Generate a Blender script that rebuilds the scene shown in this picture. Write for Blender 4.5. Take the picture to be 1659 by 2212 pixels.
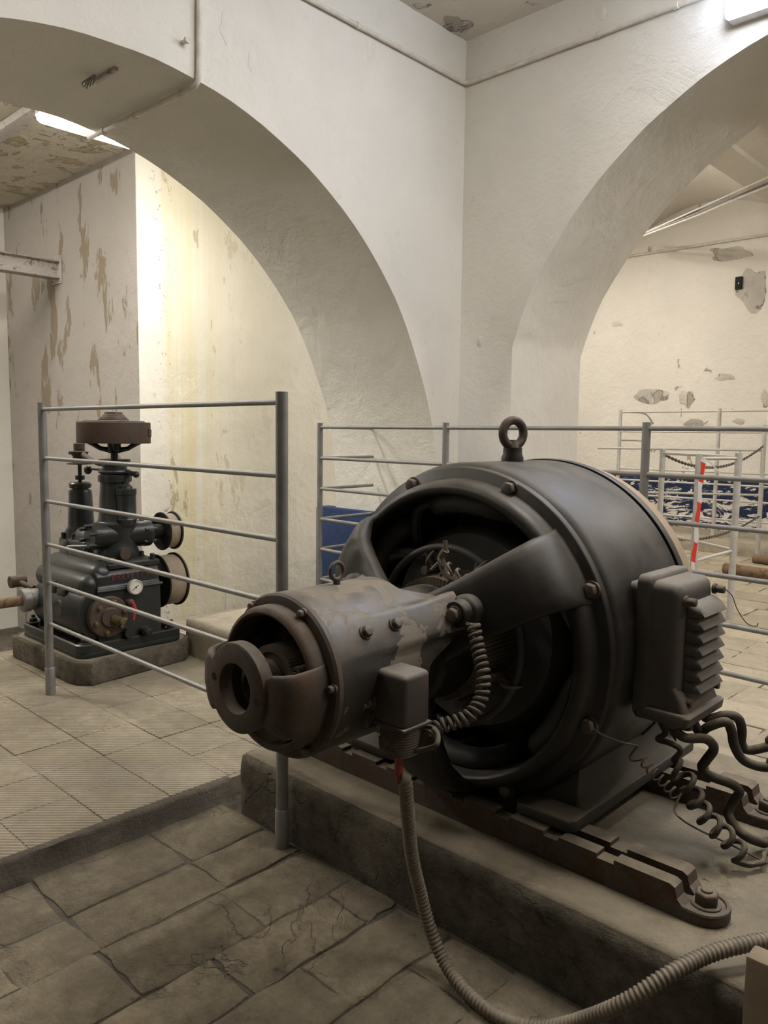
import bpy, bmesh, math, random
from mathutils import Vector, Matrix, noise
random.seed(7)
for o in list(bpy.data.objects): bpy.data.objects.remove(o)
scene = bpy.context.scene
COL = scene.collection
pi = math.pi

# ------------------------------------------------------------------ camera
IW, IH, FPX, CX, CY, HCAM = 1659., 2212., 1690., 829.5, 1106., 1.3
AX = Vector((0.7248, 0.0776, -0.6846))          # world X in camera axes (right, down, forward)
AY = Vector((0.6888, -0.0642, 0.7221))
AX.normalize(); AY = (AY - AX * AY.dot(AX)).normalized(); AZ = AX.cross(AY).normalized()
cam_d = bpy.data.cameras.new('camera'); cam = bpy.data.objects.new('camera', cam_d); COL.objects.link(cam)
cam_d.sensor_fit = 'VERTICAL'; cam_d.sensor_height = 36.0; cam_d.lens = FPX / IH * 36.0
cam_d.clip_start = 0.05; cam_d.clip_end = 100
right = Vector((AX[0], AY[0], AZ[0])); down = Vector((AX[1], AY[1], AZ[1])); fwd = Vector((AX[2], AY[2], AZ[2]))
m = Matrix((right, -down, -fwd)).transposed().to_4x4(); m.translation = Vector((0, 0, HCAM)); cam.matrix_world = m
scene.camera = cam
CAMP = Vector((0, 0, HCAM))

def at(px, py, **k):
    """world point seen at a photograph pixel on the plane x=, y= or z= given"""
    r = right * (px - CX) + down * (py - CY) + fwd * FPX
    a = 'xyz'.index(next(iter(k))); v = k['xyz'[a]]
    return CAMP + r * ((v - CAMP[a]) / r[a])
def proj(p):
    d = Vector(p) - CAMP; z = d.dot(fwd)
    return (CX + FPX * d.dot(right) / z, CY + FPX * d.dot(down) / z, z)

# ------------------------------------------------------------------ world and exposure
w = bpy.data.worlds.new('world'); scene.world = w; w.use_nodes = True
w.node_tree.nodes['Background'].inputs[0].default_value = (0.9, 0.85, 0.75, 1)
w.node_tree.nodes['Background'].inputs[1].default_value = 0.03
vs = scene.view_settings
vs.view_transform = 'Standard'; vs.look = 'None'; vs.gamma = 1.0; vs.use_curve_mapping = False
vs.exposure = 1.52
LAMP_RIGHT, LAMP_LEFT, LAMP_FAR, LAMP_ROOM, LAMP_BAY, LAMP_FILL, LAMP_ROOM3 = 20.0, 22.0, 52.0, 33.0, 56.0, 9.0, 26.0     # emission strengths of the fluorescent diffusers and the added floor fill

# ------------------------------------------------------------------ materials
MATS = {}
def new_mat(name):
    mt = bpy.data.materials.new(name); mt.use_nodes = True
    nt = mt.node_tree; MATS[name] = mt
    return mt, nt, nt.nodes['Principled BSDF']
def N(nt, t, **k):
    n = nt.nodes.new(t)
    for a, b in k.items():
        if a == 'inp':
            for i, v in b.items(): n.inputs[i].default_value = v
        else: setattr(n, a, b)
    return n
def L(nt, a, b): nt.links.new(a, b)
def coord(nt, scale=(1, 1, 1), kind='Object'):
    tc = N(nt, 'ShaderNodeTexCoord'); mp = N(nt, 'ShaderNodeMapping'); mp.inputs['Scale'].default_value = scale
    L(nt, tc.outputs[kind], mp.inputs[0]); return mp.outputs[0]
def noise_n(nt, vec, scale, detail=6, rough=0.6, dist=0.0):
    n = N(nt, 'ShaderNodeTexNoise'); n.inputs['Scale'].default_value = scale; n.inputs['Detail'].default_value = detail
    n.inputs['Roughness'].default_value = rough; n.inputs['Distortion'].default_value = dist; L(nt, vec, n.inputs['Vector']); return n.outputs['Fac']
def ramp(nt, fac, p0, p1, c0=(0, 0, 0, 1), c1=(1, 1, 1, 1)):
    r = N(nt, 'ShaderNodeValToRGB'); e = r.color_ramp.elements
    e[0].position, e[1].position = p0, p1; e[0].color, e[1].color = c0, c1; L(nt, fac, r.inputs[0]); return r.outputs[0]
def mix(nt, fac, a, b, mode='MIX'):
    n = N(nt, 'ShaderNodeMix', data_type='RGBA', blend_type=mode)
    for s, v in ((0, fac), (6, a), (7, b)):
        if hasattr(v, 'is_output'): L(nt, v, n.inputs[s])
        elif s == 0: n.inputs[0].default_value = v
        else: n.inputs[s].default_value = (*v, 1) if len(v) == 3 else v
    return n.outputs[2]
def mathn(nt, op, a, b=None, clamp=False):
    n = N(nt, 'ShaderNodeMath', operation=op, use_clamp=clamp)
    for i, v in ((0, a), (1, b)):
        if v is None: continue
        if hasattr(v, 'is_output'): L(nt, v, n.inputs[i])
        else: n.inputs[i].default_value = v
    return n.outputs[0]
def bump(nt, bsdf, h, strength=0.4, dist=0.01, prev=None):
    b = N(nt, 'ShaderNodeBump'); b.inputs['Strength'].default_value = strength; b.inputs['Distance'].default_value = dist
    L(nt, h, b.inputs['Height'])
    if prev: L(nt, prev, b.inputs['Normal'])
    L(nt, b.outputs[0], bsdf.inputs['Normal']); return b.outputs[0]
def sepxyz(nt, vec):
    s = N(nt, 'ShaderNodeSeparateXYZ'); L(nt, vec, s.inputs[0]); return s.outputs

def plaster(name, base, peel=0.0, peel_col=(0.42, 0.35, 0.26), stain=None, bump_s=0.35, stretch=0.5, blotch=0.06):
    mt, nt, b = new_mat(name); v = coord(nt)
    n1 = noise_n(nt, v, 1.3, 5, 0.6); n2 = noise_n(nt, v, 9, 8, 0.65); n3 = noise_n(nt, v, 70, 4, 0.6)
    c = mix(nt, ramp(nt, n1, 0.3, 0.7), tuple(x * (1 - blotch) for x in base), tuple(min(1, x * (1 + blotch)) for x in base))
    c = mix(nt, ramp(nt, n2, 0.62, 0.8), c, tuple(x * 0.86 for x in base))
    n4 = noise_n(nt, v, 3.2, 5, 0.55, 0.6)
    h = mathn(nt, 'ADD', mathn(nt, 'ADD', mathn(nt, 'MULTIPLY', n2, 0.7), mathn(nt, 'MULTIPLY', n4, 1.2)), mathn(nt, 'MULTIPLY', n3, 0.10))
    # hairline cracks and little chips
    vo = N(nt, 'ShaderNodeTexNoise'); vo.inputs['Scale'].default_value = 3.0; vo.inputs['Detail'].default_value = 9; vo.inputs['Roughness'].default_value = 0.75; L(nt, v, vo.inputs['Vector'])
    chip = ramp(nt, vo.outputs['Fac'], 0.735, 0.745)
    c = mix(nt, chip, c, (0.30, 0.26, 0.20)); h = mathn(nt, 'SUBTRACT', h, mathn(nt, 'MULTIPLY', chip, 0.5))
    cn = noise_n(nt, v, 1.1, 8, 0.6, 0.7); cr_ = mathn(nt, 'MULTIPLY', ramp(nt, mathn(nt, 'ABSOLUTE', mathn(nt, 'SUBTRACT', cn, 0.5)), 0.0, 0.0045, (1, 1, 1, 1), (0, 0, 0, 1)), ramp(nt, n1, 0.56, 0.62))
    c = mix(nt, mathn(nt, 'MULTIPLY', cr_, 0.22), c, tuple(x * .5 for x in base)); h = mathn(nt, 'SUBTRACT', h, mathn(nt, 'MULTIPLY', cr_, 0.12))
    if peel > 0:
        v2 = coord(nt, (1, 1, stretch)); pn = noise_n(nt, v2, 5.0, 8, 0.62, 0.3); big = noise_n(nt, v2, 0.9, 2, 0.5)
        f = ramp(nt, mathn(nt, 'ADD', mathn(nt, 'MULTIPLY', pn, 0.7), mathn(nt, 'MULTIPLY', big, 0.3)), 0.66 - peel, 0.672 - peel)
        c = mix(nt, f, c, peel_col); h = mathn(nt, 'SUBTRACT', h, mathn(nt, 'MULTIPLY', f, 0.6))
    if stain: c = stain(nt, v, c)
    L(nt, c, b.inputs['Base Color']); b.inputs['Roughness'].default_value = 0.85
    b.inputs['Specular IOR Level'].default_value = 0.25
    bump(nt, b, h, bump_s, 0.045); return mt

def dado_stain(zt, flake):
    def f(nt, v, c):
        s = sepxyz(nt, v); n = noise_n(nt, v, 26, 3, 0.5)
        edge = mathn(nt, 'ADD', s[2], mathn(nt, 'MULTIPLY', mathn(nt, 'SUBTRACT', n, 0.5), 0.03))
        below = mathn(nt, 'LESS_THAN', edge, zt)
        vv = coord(nt, (1.0, 1.0, 2.6)); fl = noise_n(nt, vv, 3.6, 9, 0.72, 1.2)
        low = mathn(nt, 'MULTIPLY', mathn(nt, 'SUBTRACT', zt, s[2]), 0.16)
        keep = ramp(nt, mathn(nt, 'ADD', fl, low), flake, flake + 0.015, (1, 1, 1, 1), (0, 0, 0, 1))
        return mix(nt, mathn(nt, 'MULTIPLY', below, keep), c, (0.022, 0.034, 0.080))
    return f
def yellow_stain(nt, v, c):
    s = sepxyz(nt, v)
    st = N(nt, 'ShaderNodeTexNoise'); st.inputs['Scale'].default_value = 1.0; st.inputs['Detail'].default_value = 5; st.inputs['Roughness'].default_value = 0.7
    L(nt, coord(nt, (1, 13, 0.35)), st.inputs['Vector'])
    band = N(nt, 'ShaderNodeValToRGB'); e = band.color_ramp.elements; e[0].position = 0.0; e[0].color = (0, 0, 0, 1); e[1].position = 1.0; e[1].color = (0, 0, 0, 1)
    for p, q in ((0.10, 0.0), (0.14, 1.0), (0.26, 0.85), (0.45, 0.40), (0.70, 0.12)):
        n = e.new(p); n.color = (q, q, q, 1)
    L(nt, mathn(nt, 'DIVIDE', mathn(nt, 'SUBTRACT', s[1], 3.139), 1.9), band.inputs[0])
    f = mathn(nt, 'MULTIPLY', band.outputs[0], ramp(nt, st.outputs['Fac'], 0.30, 0.62))
    c = mix(nt, mathn(nt, 'MULTIPLY', f, 0.72), c, (0.78, 0.68, 0.36))
    # tan flaked patches, with vertical trend, and a pitted margin by the arris
    pn = noise_n(nt, coord(nt, (1, 1.6, 0.6)), 4.0, 7, 0.65, 0.4)
    c = mix(nt, mathn(nt, 'MULTIPLY', ramp(nt, pn, 0.60, 0.62), band.outputs[0]), c, (0.55, 0.46, 0.30))
    pit = noise_n(nt, v, 24, 6, 0.7)
    mg = N(nt, 'ShaderNodeValToRGB'); e = mg.color_ramp.elements; e[0].position = 0.05; e[0].color = (0, 0, 0, 1); e[1].position = 0.17; e[1].color = (0, 0, 0, 1)
    n = e.new(0.11); n.color = (1, 1, 1, 1)
    L(nt, mathn(nt, 'DIVIDE', mathn(nt, 'SUBTRACT', s[1], 3.139), 1.9), mg.inputs[0])
    c = mix(nt, mathn(nt, 'MULTIPLY', ramp(nt, pit, 0.60, 0.63), mg.outputs[0]), c, (0.33, 0.27, 0.19))
    return c

WHITE = (0.69, 0.668, 0.605)
plaster('plaster_white', WHITE)
plaster('plaster_ceiling', (0.66, 0.62, 0.55), peel=0.03, peel_col=(0.5, 0.44, 0.36), stretch=1)
plaster('plaster_grey', (0.40, 0.37, 0.33), peel=0.095, peel_col=(0.27, 0.225, 0.16), stretch=0.35, bump_s=0.45)
plaster('plaster_yellow', (0.85, 0.825, 0.75), stain=yellow_stain)
plaster('plaster_bay_ceiling', (0.58, 0.53, 0.43), peel=0.10, peel_col=(0.44, 0.37, 0.24), stretch=1, bump_s=0.9)
plaster('plaster_far', (0.76, 0.72, 0.65), peel=0.05, peel_col=(0.40, 0.36, 0.30), stretch=0.8, stain=dado_stain(0.78, 0.575), bump_s=0.5)
plaster('plaster_blue', (0.025, 0.045, 0.115), blotch=0.2)

def stone(name, base, var=0.25, bump_s=0.5, rough=0.85, sc=7.0, spec=0.2, dark=(0.10, 0.085, 0.065), dark_at=0.66, rnd=0.12):
    mt, nt, b = new_mat(name); v = coord(nt)
    oi = N(nt, 'ShaderNodeObjectInfo')
    add = N(nt, 'ShaderNodeVectorMath', operation='ADD'); L(nt, v, add.inputs[0])
    sc3 = N(nt, 'ShaderNodeVectorMath', operation='SCALE'); L(nt, oi.outputs['Location'], sc3.inputs[0]); sc3.inputs['Scale'].default_value = 1.0
    L(nt, sc3.outputs[0], add.inputs[1]); v = add.outputs[0]
    n1 = noise_n(nt, v, sc * 0.4, 5); n2 = noise_n(nt, v, sc * 2.2, 9, 0.7); n3 = noise_n(nt, v, sc * 16, 4, 0.65)
    c = mix(nt, ramp(nt, n1, 0.3, 0.7), tuple(x * (1 - var) for x in base), tuple(x * (1 + var * 0.7) for x in base))
    c = mix(nt, ramp(nt, n2, 0.35, 0.75), c, tuple(x * (1 - var * 1.3) for x in base))
    c = mix(nt, ramp(nt, n2, dark_at, dark_at + 0.12), c, dark)
    cn = noise_n(nt, v, sc * 0.28, 6, 0.55, 0.5); crk = mathn(nt, 'MULTIPLY', ramp(nt, mathn(nt, 'ABSOLUTE', mathn(nt, 'SUBTRACT', cn, 0.5)), 0.0, 0.006, (1, 1, 1, 1), (0, 0, 0, 1)), ramp(nt, n1, 0.48, 0.56))
    c = mix(nt, mathn(nt, 'MULTIPLY', crk, 0.35), c, dark)
    c = mix(nt, mathn(nt, 'MULTIPLY', ramp(nt, n3, 0.60, 0.72), 0.35), c, tuple(min(1, x * 1.6) for x in base))
    hs = N(nt, 'ShaderNodeHueSaturation'); L(nt, c, hs.inputs['Color'])
    L(nt, mathn(nt, 'ADD', mathn(nt, 'MULTIPLY', oi.outputs['Random'], rnd * 2), 1 - rnd), hs.inputs['Value'])
    L(nt, hs.outputs[0], b.inputs['Base Color']); b.inputs['Roughness'].default_value = rough; b.inputs['Specular IOR Level'].default_value = spec
    h = mathn(nt, 'SUBTRACT', mathn(nt, 'ADD', n2, mathn(nt, 'MULTIPLY', n3, 0.3)), mathn(nt, 'MULTIPLY', crk, 0.25)); bump(nt, b, h, bump_s, 0.022); return mt, nt, b
stone('flagstone', (0.37, 0.315, 0.225), 0.42, 1.2, dark_at=0.62)
stone('flagstone_pale', (0.44, 0.385, 0.29), 0.2)
stone('mortar', (0.19, 0.168, 0.135), 0.35, 1.0)
stone('concrete_dark', (0.20, 0.172, 0.13), 0.55, 1.2, dark=(0.06, 0.05, 0.04), dark_at=0.6)
stone('concrete_dust', (0.27, 0.232, 0.17), 0.25, 0.5)
stone('concrete_pale', (0.42, 0.37, 0.285), 0.2, 0.5)
stone('kerb', (0.17, 0.145, 0.115), 0.35, 0.8)
# ribbed cement tile: diagonal ribs as fine relief
mt, nt, b = stone('ribbed_tile', (0.37, 0.32, 0.235), 0.26, 0.3, rnd=0.08)
tc = N(nt, 'ShaderNodeTexCoord'); mp = N(nt, 'ShaderNodeMapping'); mp.inputs['Rotation'].default_value = (0, 0, -pi / 4); L(nt, tc.outputs['Object'], mp.inputs[0])
wv = N(nt, 'ShaderNodeTexWave', bands_direction='Y'); wv.inputs['Scale'].default_value = 0.314 / 0.0165; L(nt, mp.outputs[0], wv.inputs['Vector'])
prev = b.inputs['Normal'].links[0].from_socket; bb = N(nt, 'ShaderNodeBump'); bb.inputs['Strength'].default_value = 0.9; bb.inputs['Distance'].default_value = 0.004
L(nt, wv.outputs['Fac'], bb.inputs['Height']); L(nt, prev, bb.inputs['Normal']); L(nt, bb.outputs[0], b.inputs['Normal'])
cl = b.inputs['Base Color'].links[0].from_socket
L(nt, mix(nt, mathn(nt, 'MULTIPLY', ramp(nt, wv.outputs['Fac'], 0.05, 0.4, (1, 1, 1, 1), (0, 0, 0, 1)), 0.55), cl, (0.14, 0.118, 0.085)), b.inputs['Base Color'])

def paint(name, base, rough=0.45, metallic=0.0, dust=0.0, dust_col=(0.20, 0.175, 0.135), rust=0.0, rust_col=(0.075, 0.045, 0.028), bump_s=0.15, flake=None, spec=0.5, sc=14):
    mt, nt, b = new_mat(name); v = coord(nt)
    n1 = noise_n(nt, v, sc, 6, 0.6); n2 = noise_n(nt, v, sc * 5, 5, 0.65)
    c = mix(nt, ramp(nt, n1, 0.3, 0.7), tuple(x * 0.85 for x in base), tuple(x * 1.15 for x in base))
    rg = mathn(nt, 'ADD', mathn(nt, 'MULTIPLY', n1, 0.25), rough - 0.12)
    h = mathn(nt, 'ADD', mathn(nt, 'MULTIPLY', n1, 0.5), mathn(nt, 'MULTIPLY', n2, 0.25))
    if rust > 0:
        f = ramp(nt, mathn(nt, 'ADD', mathn(nt, 'MULTIPLY', n1, 0.6), mathn(nt, 'MULTIPLY', n2, 0.4)), 0.62 - rust * 0.3, 0.70 - rust * 0.3)
        c = mix(nt, f, c, rust_col); rg = mathn(nt, 'ADD', rg, mathn(nt, 'MULTIPLY', f, 0.25), True)
    if flake:
        fn = noise_n(nt, v, 9.5, 8, 0.6, 0.5); f = ramp(nt, fn, 0.54, 0.546)
        c = mix(nt, f, c, flake); rg = mathn(nt, 'ADD', rg, mathn(nt, 'MULTIPLY', f, 0.2), True); h = mathn(nt, 'SUBTRACT', h, mathn(nt, 'MULTIPLY', f, 0.25))
    if dust > 0:                                   # dust lies on upward faces
        g = N(nt, 'ShaderNodeNewGeometry'); s = sepxyz(nt, g.outputs['Normal'])
        up = ramp(nt, s[2], 0.25, 0.95)
        f = mathn(nt, 'MULTIPLY', mathn(nt, 'MULTIPLY', up, ramp(nt, n1, 0.15, 0.65)), dust)
        c = mix(nt, f, c, dust_col); rg = mathn(nt, 'ADD', rg, mathn(nt, 'MULTIPLY', f, 0.35), True)
    L(nt, c, b.inputs['Base Color']); L(nt, rg, b.inputs['Roughness'])
    b.inputs['Metallic'].default_value = metallic; b.inputs['Specular IOR Level'].default_value = spec
    bump(nt, b, h, bump_s, 0.006); return mt
paint('motor_paint', (0.013, 0.0115, 0.010), 0.42, dust=0.55, dust_col=(0.17, 0.15, 0.12), bump_s=0.3, rust=0.06, rust_col=(0.03, 0.022, 0.016), spec=0.4)
paint('exciter_paint', (0.033, 0.029, 0.026), 0.36, dust=0.7, dust_col=(0.24, 0.205, 0.155), flake=(0.15, 0.125, 0.092), rust=0.2, bump_s=0.4)
paint('cast_rust', (0.060, 0.048, 0.038), 0.6, dust=0.4, rust=0.5, bump_s=0.3)
paint('bolt_metal', (0.085, 0.07, 0.055), 0.5, dust=0.4, rust=0.4, bump_s=0.3)
paint('rail_rust', (0.065, 0.052, 0.040), 0.75, dust=0.9, dust_col=(0.23, 0.195, 0.145), rust=0.5, bump_s=0.4)
paint('box_paint', (0.055, 0.047, 0.041), 0.5, dust=0.85, dust_col=(0.22, 0.19, 0.15), rust=0.2, bump_s=0.3)
paint('foot_paint', (0.032, 0.027, 0.022), 0.6, dust=0.7, dust_col=(0.14, 0.115, 0.08))
paint('winding', (0.06, 0.058, 0.056), 0.55, dust=0.4, dust_col=(0.08, 0.07, 0.06), bump_s=0.3)
paint('armature_iron', (0.11, 0.105, 0.10), 0.5, dust=0.4)
paint('copper_dull', (0.13, 0.105, 0.08), 0.5, dust=0.5)
paint('tan_cast', (0.30, 0.225, 0.15), 0.8, dust=0.4, dust_col=(0.36, 0.28, 0.19), bump_s=0.3)
paint('rubber', (0.045, 0.037, 0.028), 0.8, dust=0.95, dust_col=(0.21, 0.175, 0.125), bump_s=0.4, sc=40)
paint('wire_brown', (0.075, 0.06, 0.042), 0.7, dust=0.5, bump_s=0.2)
paint('hose_metal', (0.15, 0.125, 0.092), 0.55, dust=0.7, dust_col=(0.33, 0.285, 0.215), metallic=0.1, bump_s=0.1)
paint('red_tape', (0.30, 0.04, 0.03), 0.6)
paint('alu_paint', (0.235, 0.23, 0.222), 0.42, metallic=0.35, dust=0.3, dust_col=(0.42, 0.385, 0.32), bump_s=0.1)
paint('alu_pale', (0.52, 0.505, 0.475), 0.5, metallic=0.1, dust=0.2, bump_s=0.1)
paint('compressor_green', (0.016, 0.019, 0.018), 0.34, dust=0.3, dust_col=(0.10, 0.09, 0.07))
paint('compressor_rust', (0.062, 0.044, 0.032), 0.6, dust=0.5, rust=0.5, bump_s=0.3)
paint('pulley_tan', (0.27, 0.215, 0.15), 0.7, rust=0.1)
paint('brass_old', (0.13, 0.10, 0.045), 0.5, metallic=0.3, rust=0.3)
paint('red_paint', (0.42, 0.035, 0.04), 0.4)
paint('lettering_red', (0.13, 0.03, 0.025), 0.6)
paint('gauge_white', (0.72, 0.68, 0.58), 0.35, bump_s=0.02)
paint('black_plain', (0.006, 0.006, 0.006), 0.8)
paint('conduit_white', (0.62, 0.575, 0.51), 0.6, bump_s=0.15)
paint('steel_beam', (0.42, 0.39, 0.36), 0.5, rust=0.3, rust_col=(0.22, 0.15, 0.09))
paint('chain_steel', (0.13, 0.12, 0.11), 0.5, metallic=0.5)
paint('pipe_rust', (0.21, 0.14, 0.08), 0.8, rust=0.4, rust_col=(0.12, 0.07, 0.04))
paint('wood_old', (0.22, 0.175, 0.115), 0.8, bump_s=0.4)
paint('fixture_white', (0.75, 0.75, 0.75), 0.4, bump_s=0.02)
paint('cable_white', (0.60, 0.565, 0.52), 0.6)
paint('cable_grey', (0.22, 0.20, 0.19), 0.7)
# striped barrier tape
mt, nt, b = new_mat('barrier_tape'); v = coord(nt)
s = sepxyz(nt, v)
k = mathn(nt, 'FRACT', mathn(nt, 'ADD', mathn(nt, 'MULTIPLY', s[2], 3.55), mathn(nt, 'ADD', mathn(nt, 'MULTIPLY', s[0], 2.2), 0.63)))
L(nt, mix(nt, mathn(nt, 'GREATER_THAN', k, 0.5), (0.72, 0.70, 0.68), (0.72, 0.055, 0.035)), b.inputs['Base Color']); b.inputs['Roughness'].default_value = 0.35
def emit(name, col, s):
    mt, nt, b = new_mat(name); b.inputs['Base Color'].default_value = (0.8, 0.8, 0.8, 1)
    b.inputs['Emission Color'].default_value = (*col, 1); b.inputs['Emission Strength'].default_value = s
emit('diffuser_right', (0.66, 0.76, 1.0), LAMP_RIGHT)
emit('diffuser_left', (1.0, 0.965, 0.89), LAMP_LEFT)
emit('diffuser_far', (1.0, 0.93, 0.84), LAMP_FAR)
emit('diffuser_room', (1.0, 0.935, 0.86), LAMP_ROOM)
emit('diffuser_bay', (1.0, 0.935, 0.86), LAMP_BAY)
emit('diffuser_room3', (1.0, 0.935, 0.86), LAMP_ROOM3)
emit('diffuser_fill', (1.0, 0.92, 0.82), LAMP_FILL)  # glow of the added fill lamp

# ------------------------------------------------------------------ mesh helpers
ORG = {}
class MB:
    def __init__(s): s.v = []; s.f = []
    def add(s, vs, fs):
        n = len(s.v); s.v += [Vector(q) for q in vs]; s.f += [tuple(i + n for i in f) for f in fs]; return s
    def box(s, x0, x1, y0, y1, z0, z1):
        vs = [(x, y, z) for z in (z0, z1) for y in (y0, y1) for x in (x0, x1)]
        return s.add(vs, [(0, 2, 3, 1), (4, 5, 7, 6), (0, 1, 5, 4), (2, 6, 7, 3), (0, 4, 6, 2), (1, 3, 7, 5)])
    def prism(s, poly, axis, a0, a1):
        def P(u, w_, a): return {'x': (a, u, w_), 'y': (u, a, w_), 'z': (u, w_, a)}[axis]
        n = len(poly)
        return s.add([P(u, q, a0) for u, q in poly] + [P(u, q, a1) for u, q in poly],
                     [tuple(range(n))[::-1], tuple(range(n, 2 * n))] + [(i, (i + 1) % n, n + (i + 1) % n, n + i) for i in range(n)])
    def rings(s, rs, closed_ring=True, cap=True, loop=False):
        n = len(rs[0]); fs = []
        vs = [p for r in rs for p in r]; m_ = len(rs)
        for k in range(m_ if loop else m_ - 1):
            a, b_ = k * n, ((k + 1) % m_) * n
            for i in range(n if closed_ring else n - 1): fs.append((a + i, a + (i + 1) % n, b_ + (i + 1) % n, b_ + i))
        if cap and not loop: fs += [tuple(range(n))[::-1], tuple(range((m_ - 1) * n, m_ * n))]
        return s.add(vs, fs)
    def lathe(s, prof, o, axis='z', n=48, closed=False, cap=True, a0=0, a1=2 * pi):
        """prof: (radius, position along axis)"""
        o = Vector(o); full = abs(a1 - a0 - 2 * pi) < 1e-6
        rs = []
        for r, t in prof:
            ring = []
            for i in range(n):
                a = a0 + (a1 - a0) * i / (n if full else n - 1); c_, s_ = r * math.cos(a), r * math.sin(a)
                ring.append(o + Vector({'z': (c_, s_, t), 'y': (c_, t, s_), 'x': (t, c_, s_)}[axis]))
            rs.append(ring)
        return s.rings(rs, full, cap and not closed, closed)
    def tube(s, pts, r, n=8, cap=True, loop=False):
        pts = [Vector(p) for p in pts]; m_ = len(pts); rs = []; up = None
        for i in range(m_):
            a = pts[(i - 1) % m_] if (i or loop) else pts[0]; c_ = pts[(i + 1) % m_] if (i < m_ - 1 or loop) else pts[-1]
            t = (c_ - a).normalized()
            if up is None: up = t.orthogonal().normalized()
            up = (up - t * up.dot(t)); up = up.normalized() if up.length > 1e-6 else t.orthogonal().normalized()
            sd = t.cross(up); rr = r[i] if isinstance(r, (list, tuple)) else r
            rs.append([pts[i] + (up * math.cos(2 * pi * k / n) + sd * math.sin(2 * pi * k / n)) * rr for k in range(n)])
        return s.rings(rs, True, cap, loop)
    def cyl(s, p0, p1, r0, r1=None, n=24): return s.tube([p0, p1], [r0, r0 if r1 is None else r1], n)
    def torus(s, c, nrm, R, r, n=32, k=12):
        nrm = Vector(nrm).normalized(); a = nrm.orthogonal().normalized(); b_ = nrm.cross(a); c = Vector(c)
        return s.tube([c + (a * math.cos(2 * pi * i / n) + b_ * math.sin(2 * pi * i / n)) * R for i in range(n)], r, k, loop=True)
    def hexbolt(s, p, d, r, h, washer=True):
        p = Vector(p); d = Vector(d).normalized()
        if washer: s.cyl(p - d * 0.004, p + d * h * 0.15, r * 1.25, n=20)
        s.tube([p, p + d * h * 0.85, p + d * h], [r, r, r * 0.86], 6)
        return s
    def sphere(s, c, r, n=16, sz=1.0):
        return s.lathe([(max(1e-4, r * math.sin(pi * i / 10)), -r * sz * math.cos(pi * i / 10)) for i in range(11)], c, 'z', n)
    def build(s, name, mat, parent=None, bevel=0, seg=2, smooth=40, org=None):
        me = bpy.data.meshes.new(name); o = bpy.data.objects.new(name, me); COL.objects.link(o)
        og = Vector(org) if org is not None else (ORG[parent.name] if parent else Vector((0, 0, 0)))
        me.from_pydata([tuple(v - og) for v in s.v], [], s.f)
        bm = bmesh.new(); bm.from_mesh(me); bmesh.ops.recalc_face_normals(bm, faces=bm.faces)
        if bevel:
            bmesh.ops.remove_doubles(bm, verts=bm.verts, dist=1e-5)
            es = [e for e in bm.edges if len(e.link_faces) == 2 and e.calc_face_angle(0) > 0.5]
            bmesh.ops.bevel(bm, geom=es, offset=bevel, segments=seg, profile=0.5, affect='EDGES', clamp_overlap=True)
        bm.to_mesh(me); bm.free()
        me.materials.append(MATS[mat])
        if smooth:
            for p in me.polygons: p.use_smooth = True
            me.set_sharp_from_angle(angle=math.radians(smooth))
        if parent: o.parent = parent
        else: o.location = og
        ORG[o.name] = og
        return o
def tag(o, label=None, cat=None, group=None, kind=None):
    for k, v in (('label', label), ('category', cat), ('group', group), ('kind', kind)):
        if v: o[k] = v
    return o
def thing(name, label, cat, loc, group=None):
    o = bpy.data.objects.new(name, None); COL.objects.link(o); o.location = loc; o.empty_display_size = 0.1
    ORG[o.name] = Vector(loc); return tag(o, label, cat, group)
def smooth_path(pts, n=10):
    pts = [Vector(p) for p in pts]; out = []
    for i in range(len(pts) - 1):
        p0 = pts[max(0, i - 1)]; p1 = pts[i]; p2 = pts[i + 1]; p3 = pts[min(len(pts) - 1, i + 2)]
        for k in range(n):
            t = k / n
            out.append(0.5 * ((2 * p1) + (p2 - p0) * t + (2 * p0 - 5 * p1 + 4 * p2 - p3) * t * t + (3 * p1 - p0 - 3 * p2 + p3) * t ** 3))
    out.append(pts[-1]); return out
def resample(pts, step):
    d = [0]
    for a, b_ in zip(pts, pts[1:]): d.append(d[-1] + (b_ - a).length)
    n = max(2, int(d[-1] / step)); out = []; j = 0
    for i in range(n + 1):
        s_ = d[-1] * i / n
        while j < len(d) - 2 and d[j + 1] < s_: j += 1
        t = (s_ - d[j]) / max(1e-9, d[j + 1] - d[j]); out.append(pts[j].lerp(pts[j + 1], t))
    return out
def helix(path, R, turns, r_pts=14, phase=0):
    path = resample(path, 0.004); n = int(turns * r_pts); out = []; up = None
    for i in range(n + 1):
        f = i / n * (len(path) - 1.001); j = int(f); p = path[j].lerp(path[j + 1], f - j); t = (path[j + 1] - path[j]).normalized()
        if up is None: up = t.orthogonal().normalized()
        up = (up - t * up.dot(t)).normalized(); sd = t.cross(up); a = 2 * pi * i / r_pts + phase
        out.append(p + (up * math.cos(a) + sd * math.sin(a)) * R)
    return out

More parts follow.
